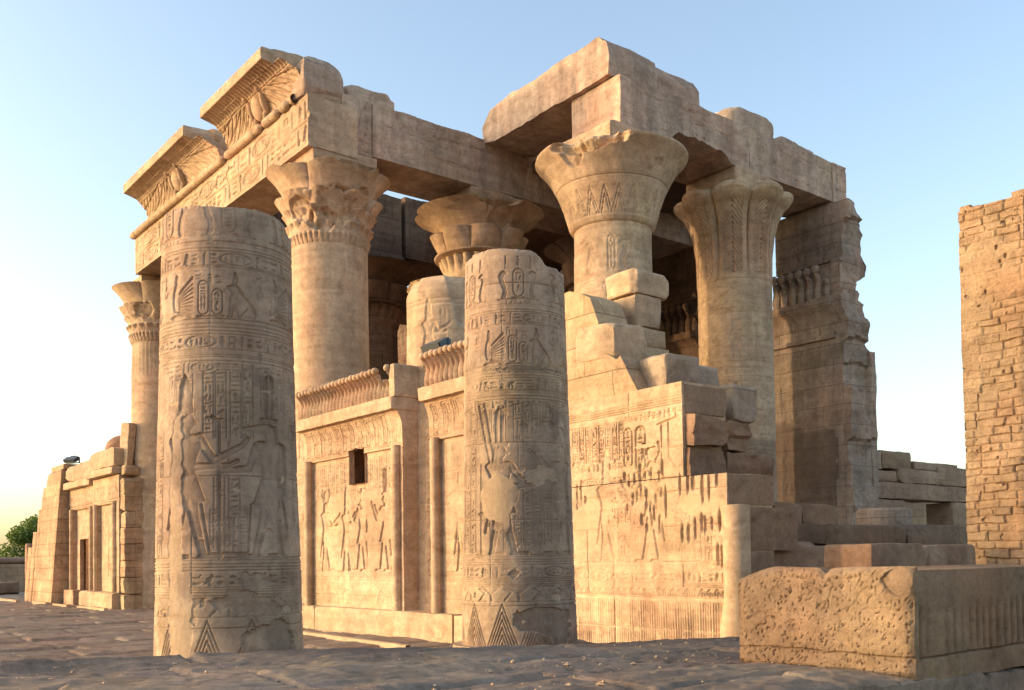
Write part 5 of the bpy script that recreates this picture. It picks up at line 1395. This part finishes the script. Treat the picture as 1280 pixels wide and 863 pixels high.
# ================================================================== FAR LEFT: ruined anta, screens, door jamb
def far_left():
    t = thing('anta_pier', 'battered end pier at the far left of the facade, its outer edge broken into steps', 'pier', (10.9, 46.5, 0))
    # a solid with sloping faces: outline at bottom and top
    def batter(m, d0, d1, s0, s1, z0, z1, bt, seed, res=.14, chip=.06, amp=.015):
        V, F = box_surface(d0, d1, s0, s1, z0, z1, res); V2 = rough(V, (d0, d1, s0, s1, z0, z1), amp, 1.2, chip, seed)
        V2[:, 0] += bt * (V2[:, 2]); m.add(V2, F)
    m = MB(); batter(m, 10.28, 11.8, 44.55, 47.0, -.05, 5.75, .075, 4); m.build('pier_core', M_BLOCKY, t, sharp=45)
    for i, (a, b, z) in enumerate(((47.02, 47.7, 5.15), (47.72, 48.2, 4.2), (48.22, 48.9, 3.2), (48.92, 49.7, 2.5))):
        m = MB(); batter(m, 10.3, 11.8, a, b, -.05, z, .075, 10 + i); m.build('step_stone', M_BLOCKY, t, sharp=45)
    one_block('coping_stone', M_BLOCKY, t, 10.78, 11.85, 44.5, 46.6, 5.76, 6.0, .1, .02, .08, 9)
    at_home(t)
    tag(home1(one_block('post_stone', M_RED, None, 10.6, 11.2, 50.3, 50.9, 0, 2.7, .12, .03, .1, 6), (10.9, 50.6, 0)), 'narrow upright stone beyond the battered end pier', 'stone post')
    def far_screen(label, s0, s1, door=None, proj=0.0, seed=1, top=5.14):
        t = thing('screen_wall', label, 'screen wall', (11.1, (s0 + s1) / 2, .5))
        R = Relief(s1 - s0, top - .32 - .62, .03, 0, .62, seed=seed)
        W_ = s1 - s0
        for v in (4.1, 4.0): R.hline(v, .04, .03)
        for k in range(int(W_ / .4)): R.cartouche(.15 + k * .4, .37 + k * .4, 4.18, 4.62, .03)
        u = .8
        while u < W_ - .7: R.column(u, u + .14, 2.4, 3.8, .025); u += .34
        R.figure(W_ * .5, 1.2, 1.6, 1, 'man', 'white', 'offer', .03)
        rec = (R.u[None, :] > .55) & (R.u[None, :] < W_ - .5) & (R.v[:, None] < 3.95); R.H -= .14 * rec; stone_noise(R, .01, 2, seed)
        m = MB(); panel(m, s0, s1, 0, 0, 11.02 - proj, 11.8, R, door); m.build('carved_panel', M_STONE, t, sharp=60)
        m = MB(); tube(m, 10.98 - proj, s1 - .48, .62, 4.0, .10, seed, 10, 30); tube(m, 10.98 - proj, s0 + .42, .62, 4.0, .10, seed, 10, 30); m.build('frame_moulding', M_STONE, t)
        one_block('fascia', M_STONE, t, 10.75 - proj, 11.7, s0 - .02, s1 + .02, top - .3, top, .1, .03, .10, seed, freq=1)
        one_block('worn_frieze', M_STONE, t, 10.85 - proj, 11.65, s0, s1, top + .01, top + .72, .09, .05, .2, seed + 2)
        m = MB()
        if door: block(m, 10.75 - proj, 11.9, s1 - door[0] - .02, s1, -.05, .62, .12, .012, .05, 3); block(m, 10.75 - proj, 11.9, s0, s1 - door[1] + .02, -.05, .62, .12, .012, .05, 4)
        else: block(m, 10.75 - proj, 11.9, s0, s1, -.05, .62, .12, .012, .05, 5)
        m.build('plinth', M_STONE, t, sharp=45)
        return at_home(t)
    far_screen('far screen wall with a narrow dark doorway beside the battered end pier', 40.6, 44.45, door=(1.55, 2.45, .5, 2.72), seed=2)
    far_screen('far screen wall under a domed stump, left of the nearest carved column', 37.1, 40.45, proj=.12, seed=5, top=5.3)
    m = MB(); lathe(m, 11.9, 38.7, np.concatenate([np.linspace(5.2, 6.3, 12), np.linspace(6.32, 6.62, 6)]), lambda P, Z: 1.0 * np.interp(Z, [5.2, 6.1, 6.35, 6.55, 6.62], [1, 1, .93, .72, .5]) + .05 * fbm(np.stack([np.cos(P), np.sin(P), Z], -1), 1.5, 3, 2) - .06 * (np.abs(P - 4.1) < .04), 60)
    tag(home1(m.build('column_stump', M_RED, None, sharp=50), (11.9, 38.7, 5.2)), 'low rounded column stump on top of the far screen wall', 'column stump')
    t = thing('door_jamb', 'broken door jamb of rough brown courses in front of the far left column', 'door jamb', (11.7, 36.8, 0))
    for i in range(8): one_block('jamb_stone', M_BLOCKY, t, 10.92 + .02 * (i % 2), 12.7 - .1 * (i > 4), 36.55, 37.06, i * .61 - .05, i * .61 + .555, .07, .06, .05, 60 + i, freq=1.2)
    one_block('jamb_stone', M_BLOCKY, t, 10.95, 11.5, 36.6, 37.05, 4.93, 5.3, .08, .03, .15, 71)
    at_home(t)
    # slabs let into a slot in the far left column's shaft
    tag(home1(one_block('leaning_slab', M_STONE, None, 11.05, 11.35, 36.9, 37.5, 5.3, 6.9, .08, .02, .06, 8, rot=(.1, 0, .2)), (11.2, 37.2, 5.3)), 'pale slab leaning on the far left column', 'stone slab')
far_left()
def far_background():
    t = thing('boundary_wall', 'low brown wall with a rounded coping at the far left edge', 'wall', (12, 69.3, 0))
    one_block('wall_face', M_BLOCKY, t, -8, 18, 69.0, 69.8, -.1, 1.78, .3, .01, .03, 3)
    n, k = 60, 12
    X, A_ = np.meshgrid(np.linspace(-8, 18, n), np.linspace(0, 2 * np.pi, k, endpoint=False), indexing='ij')
    m = MB(); m.add(np.stack([X, 69.38 + .5 * np.cos(A_), 1.98 + .24 * np.sin(A_)], -1), quads(n, k, wrap=True)); m.build('coping', M_RED, t)
    at_home(t)
    loose('fallen_block', 'dark block lying on the paving before the far boundary wall', 'stone block', M_RED, (10.2, 12.6, 61.6, 62.4, 0, .72, .1), dict(amp=.05, chip=.2, seed=4))
    # wall beyond on the right, with its doorway
    t = thing('rear_wall', 'distant ruined wall with a rectangular doorway, between the hall wall and the mud brick pier', 'wall', (31, 17.5, 0))
    def S(*a, seed=0, **k): one_block('wall_stone', M_GREY2, t, *a, .13, seed=seed, **{**dict(amp=.03, chip=.10, fine=.012, freq=1.0), **k})
    S(27.9, 30.0, 17.0, 18.0, 0, 3.05, seed=1); S(32.95, 36.0, 17.0, 18.0, 0, 3.4, seed=2); S(27.95, 36.0, 17.02, 17.95, 3.42, 3.95, seed=3, chip=.05); S(27.9, 29.95, 17.05, 17.95, 3.07, 3.41, seed=4)
    S(28.1, 29.6, 17.05, 17.9, 3.96, 4.35, seed=5, chip=.2); S(29.62, 32.1, 17.0, 17.9, 3.96, 4.45, seed=6, chip=.22); S(32.12, 35.9, 17.05, 17.9, 3.96, 4.62, seed=7, chip=.2); S(30.7, 33.6, 17.1, 17.8, 4.46, 4.74, seed=8, chip=.16)
    at_home(t)
    loose('coping_block', 'pale square block perched on the distant ruined wall', 'stone block', M_HEWN, (28.75, 30.6, 17.1, 17.85, 4.40, 5.0, .09), dict(amp=.03, chip=.10, seed=8))
    loose('small_block', 'small fluted block left of the perched block on the distant wall', 'stone block', M_GREY, (28.15, 28.7, 17.1, 17.7, 4.36, 4.95, .09), dict(amp=.02, chip=.06, seed=9))
    t = thing('inner_rear_wall', 'sunlit wall seen through the distant doorway', 'wall', (34, 20.6, 0))
    one_block('wall_stone', M_BLOCKY, t, 31.5, 39, 20.4, 21.2, 0, 3.9, .2, .02, .06, 5); at_home(t)
M_GREY2 = sandstone('far_brown_stone', (0.27, 0.185, 0.135), (0.36, 0.25, 0.18), (0.44, 0.315, 0.23), bump=0.6)
far_background()

# ================================================================== MUD BRICK PIER
def mud_pier():
    t = thing('mud_brick_pier', 'tall weathered mud brick pier at the right edge', 'pier', (13.8, 6.2, 0))
    r = np.random.default_rng(12)
    X0, Y0, Y1, ZT = 13.30, 5.80, 6.67, 6.40
    m = MB(); V, F = box_surface(X0 + .035, X0 + 1.1, Y0 + .03, Y1 - .03, 0, ZT - .02, .1); m.add(rough(V, (X0 + .035, X0 + 1.1, Y0 + .03, Y1 - .03, 0, ZT - .02), .012, 6, .03, 3), F)
    m.build('mortar_core', M_MUD, t, sharp=50)
    R = Relief(Y1 - Y0, ZT, .0085, 0, 0, seed=3); U, V = np.meshgrid(R.u, R.v)
    P = np.stack([U, V, U * 0], -1)
    Uw, Vw = U + .018 * fbm(P, 6, 3, 2), V + .022 * fbm(P, 4, 3, 5) + .02 * fbm(P, .8, 2, 12)
    H = np.zeros(U.shape); z = 0.0; rows = []
    while z < ZT + .1:
        h = r.uniform(.098, .124); rows.append((z, h)); m_ = (Vw >= z) & (Vw < z + h)
        s0 = -r.uniform(0, .25)
        while s0 < Y1 - Y0 + .02:
            w = r.uniform(.20, .34); q = m_ & (Uw >= s0) & (Uw < s0 + w)
            if q.any():
                e = np.minimum(np.minimum(Uw[q] - s0, s0 + w - Uw[q]) * .8, np.minimum(Vw[q] - z, z + h - Vw[q]))
                jd = r.choice([.02, .03, .045], p=[.5, .3, .2])
                H[q] = r.uniform(-.014, .010) - jd * np.clip(1 - e / r.uniform(.010, .018), 0, 1) ** .6 - r.choice([0, .05], p=[.985, .015])
            s0 += w
        z += h
    smear = sstep(.02, .34, fbm(P, 1.7, 4, 8) + .42 * sstep(3.2, 3.9, V) * sstep(6.2, 5.6, V) - .32)
    H = H * (1 - .78 * smear) + .006 * smear
    R.H = H + .016 * fbm(P, 5, 5, 4, .6) + .02 * fbm(P, 1.5, 3, 9)
    for k in range(46): R.cut([('e', R.r.uniform(0, .87), R.r.uniform(.8, 6.3), R.r.uniform(.006, .022), R.r.uniform(.010, .03))], .05)
    m = MB(); panel(m, Y0, Y1, 0, 0, X0, X0 + .3, R)
    m.build('brick_face', M_MUD, t, sharp=70)
    for (c0, f0, w0, w1) in ((Y0 - .008, Y0 + .15, 1, 0), (Y1 - .15, Y1, 0, 1)):
        m = MB()
        for z, h in rows[:-1]:
            d = X0 + .02
            while d < X0 + 1.1:
                e = min(d + r.uniform(.2, .36), X0 + 1.12); c, f = c0 + w0 * r.uniform(-.008, .010), f0 + w1 * r.uniform(-.014, .014)
                V2, F2 = box_surface(d, e - .006, c, f, z, z + h - .006, .04)
                m.add(rough(V2, (d, e, c, f, z, z + h), .012, 5.5, .02, int(r.integers(1e6)), .008, 2), F2)
                d = e
        m.build('brick_side', M_MUD, t, sharp=60)
    m = MB(); block(m, X0 + .02, X0 + 1.0, Y0 + .02, Y1 - .08, ZT - .08, ZT + .03, .04, .04, .08, 4); m.build('crumbled_top', M_MUD, t, sharp=50)
    at_home(t)
mud_pier()

# ================================================================== FORE BLOCK
def fore_block():
    t = thing('fore_block', 'big foreground block with a pitted tooled face and a dark fluted side', 'stone block', (10.4, 6.0, .4))
    # tooled face, towards the left
    R = Relief(2.12, 1.12, .008, 0, .40, seed=6)              # u = 7.05 - s
    rr = random.Random(8)
    for k in range(520):
        u, v = rr.uniform(0, 2.12), rr.uniform(.42, 1.5)
        if rr.random() < .35: R.cut([('e', u, v, rr.uniform(.004, .011), rr.uniform(.006, .016))], rr.uniform(.008, .02))
        else:
            L = rr.uniform(.015, .055); an = rr.gauss(-1.1, .35); R.cut([('t', u, v, rr.uniform(.002, .004), u - L * math.cos(an), v + L * math.sin(an), rr.uniform(.003, .008))], rr.uniform(.007, .018))
    U, V = np.meshgrid(R.u, R.v)
    R.H += .014 * fbm(np.stack([U, V, U * 0], -1), 5, 4, 3) + .02 * fbm(np.stack([U, V, U * 0], -1), 1.6, 3, 5)
    R.H -= .03 * np.exp(-((V - (.64 - .01 * U + .012 * fbm1(R.u, 3, 4, 5)[None, :])) / .008) ** 2)
    # chamfered, worn upper left corner and a bite out of the right top
    R.H -= .10 * sstep(.25, .0, U) ** 2 + .06 * sstep(1.42, 1.54, V + .03 * fbm1(R.u, 4, 3, 8)[None, :]) ** 2 + .06 * sstep(2.02, 2.14, U + .03 * fbm1(R.v, 4, 3, 9)[:, None]) ** 2 + .05 * sstep(.50, .40, V) ** 2
    R.H += .03 * np.round(fbm(np.stack([U, V, U * 0], -1), 1.1, 4, 31) * 4) / 4
    R.stain(1.98, 1.36, .16, .14, -.35, 3, .5, dep=.035)
    def top(u): return 1.52 - .12 * sstep(.55, .0, u) - .055 * np.exp(-((u - 1.18) / .05) ** 2) + .012 * fbm1(u, 2.5, 4, 2)
    m = MB(); panel2(m, 4.94, 7.06, 8.72, 8.86, R, top, botfn=lambda u: .025 * fbm1(u, 2, 3, 4) + .04); m.build('tooled_stone', M_HEWN, t, sharp=60)
    # fluted side, along x
    R = Relief(3.75, 1.12, .01, 8.87, .40, seed=9); U, V = np.meshgrid(R.u, R.v)
    fl = sstep(1.26, .98, V + .06 * fbm1(R.u, 2, 3, 3)[None, :]) * sstep(.58, .75, V)
    ph = U * 6.4 + .9 * fbm1(R.u, 1.2, 3, 6)[None, :]
    R.H -= .085 * fl * (.5 + .5 * np.sin(ph * 2 * np.pi)) ** 3.0 * (.6 + .6 * fbm1(R.u, 1.4, 2, 9)[None, :])
    R.H += .012 * fbm(np.stack([U, V, U * 0], -1), 2.2, 4, 3)
    R.H -= .04 * np.exp(-((V - (.63 + .012 * (U - 8.7) + .016 * fbm1(R.u, 2.2, 4, 5)[None, :])) / .009) ** 2)
    R.H -= .08 * sstep(.08, 0, U - 8.72) * sstep(1.2, 1.5, V)
    m = MB(); panel2(m, 8.87, 12.62, 4.955, 6.5, R, lambda u: 1.485 + .008 * fbm1(u, 2, 3, 7), 'S', botfn=lambda u: .03 * fbm1(u, 2, 3, 4)); m.build('fluted_side', M_HEWN, t, sharp=60)
    at_home(t, .82, (8.528, 4.92, .625))
fore_block()

# ================================================================== TREE beyond the boundary wall
def tree(x, y, h, label, seed, n=9500):
    t = thing('tree', label, 'tree', (x, y, 0))
    r = np.random.default_rng(seed)
    m = MB()
    def limb(a, b, r0, r1):
        a, b = np.array(a), np.array(b); k = 7
        T = np.linspace(0, 1, k)[:, None, None]; ang = np.linspace(0, 2 * np.pi, 8, endpoint=False)
        d = (b - a) / np.linalg.norm(b - a); u = np.cross(d, [0.3, .9, .1]); u /= np.linalg.norm(u); v = np.cross(d, u)
        cen = a + (b - a) * T + .12 * np.sin(T * 3.1) * u
        ring = (u * np.cos(ang)[:, None] + v * np.sin(ang)[:, None])[None]
        m.add(cen + ring * (r0 + (r1 - r0) * T), quads(k, 8, wrap=True))
    limb((x, y, -.1), (x + .2, y, h * .4), .3, .2)
    cl = []
    for k in range(13):
        a = k * 2.4; q = r.uniform(.25, 1)
        c = np.array([x + math.cos(a) * h * .40 * q, y + math.sin(a) * h * .34 * q, h * (.92 - .42 * q * r.uniform(.3, 1.2))])
        limb((x + .2, y, h * r.uniform(.3, .42)), c, .11, .03); cl.append((c, h * r.uniform(.13, .21)))
    m.build('trunk', M_BARK, t)
    V, F = [], []
    for i in range(n):
        c, s = cl[r.integers(len(cl))]
        d = r.normal(size=3); d /= np.linalg.norm(d); p = c + d * s * r.uniform(.45, 1.12) * np.array([1.2, 1.2, .8])
        a = r.normal(size=3); a /= np.linalg.norm(a); b = np.cross(a, r.normal(size=3)); b /= np.linalg.norm(b)
        sz = r.uniform(.08, .17)
        k = len(V) ; V += [p - a * sz, p + b * sz * .6, p + a * sz, p - b * sz * .6]; F.append([k, k + 1, k + 2, k + 3])
    mk('crown', V, F, M_LEAF, t, smooth=False)
    at_home(t)
tree(19.3, 86, 5.9, 'green tree rising behind the far boundary wall at the left edge', 4)
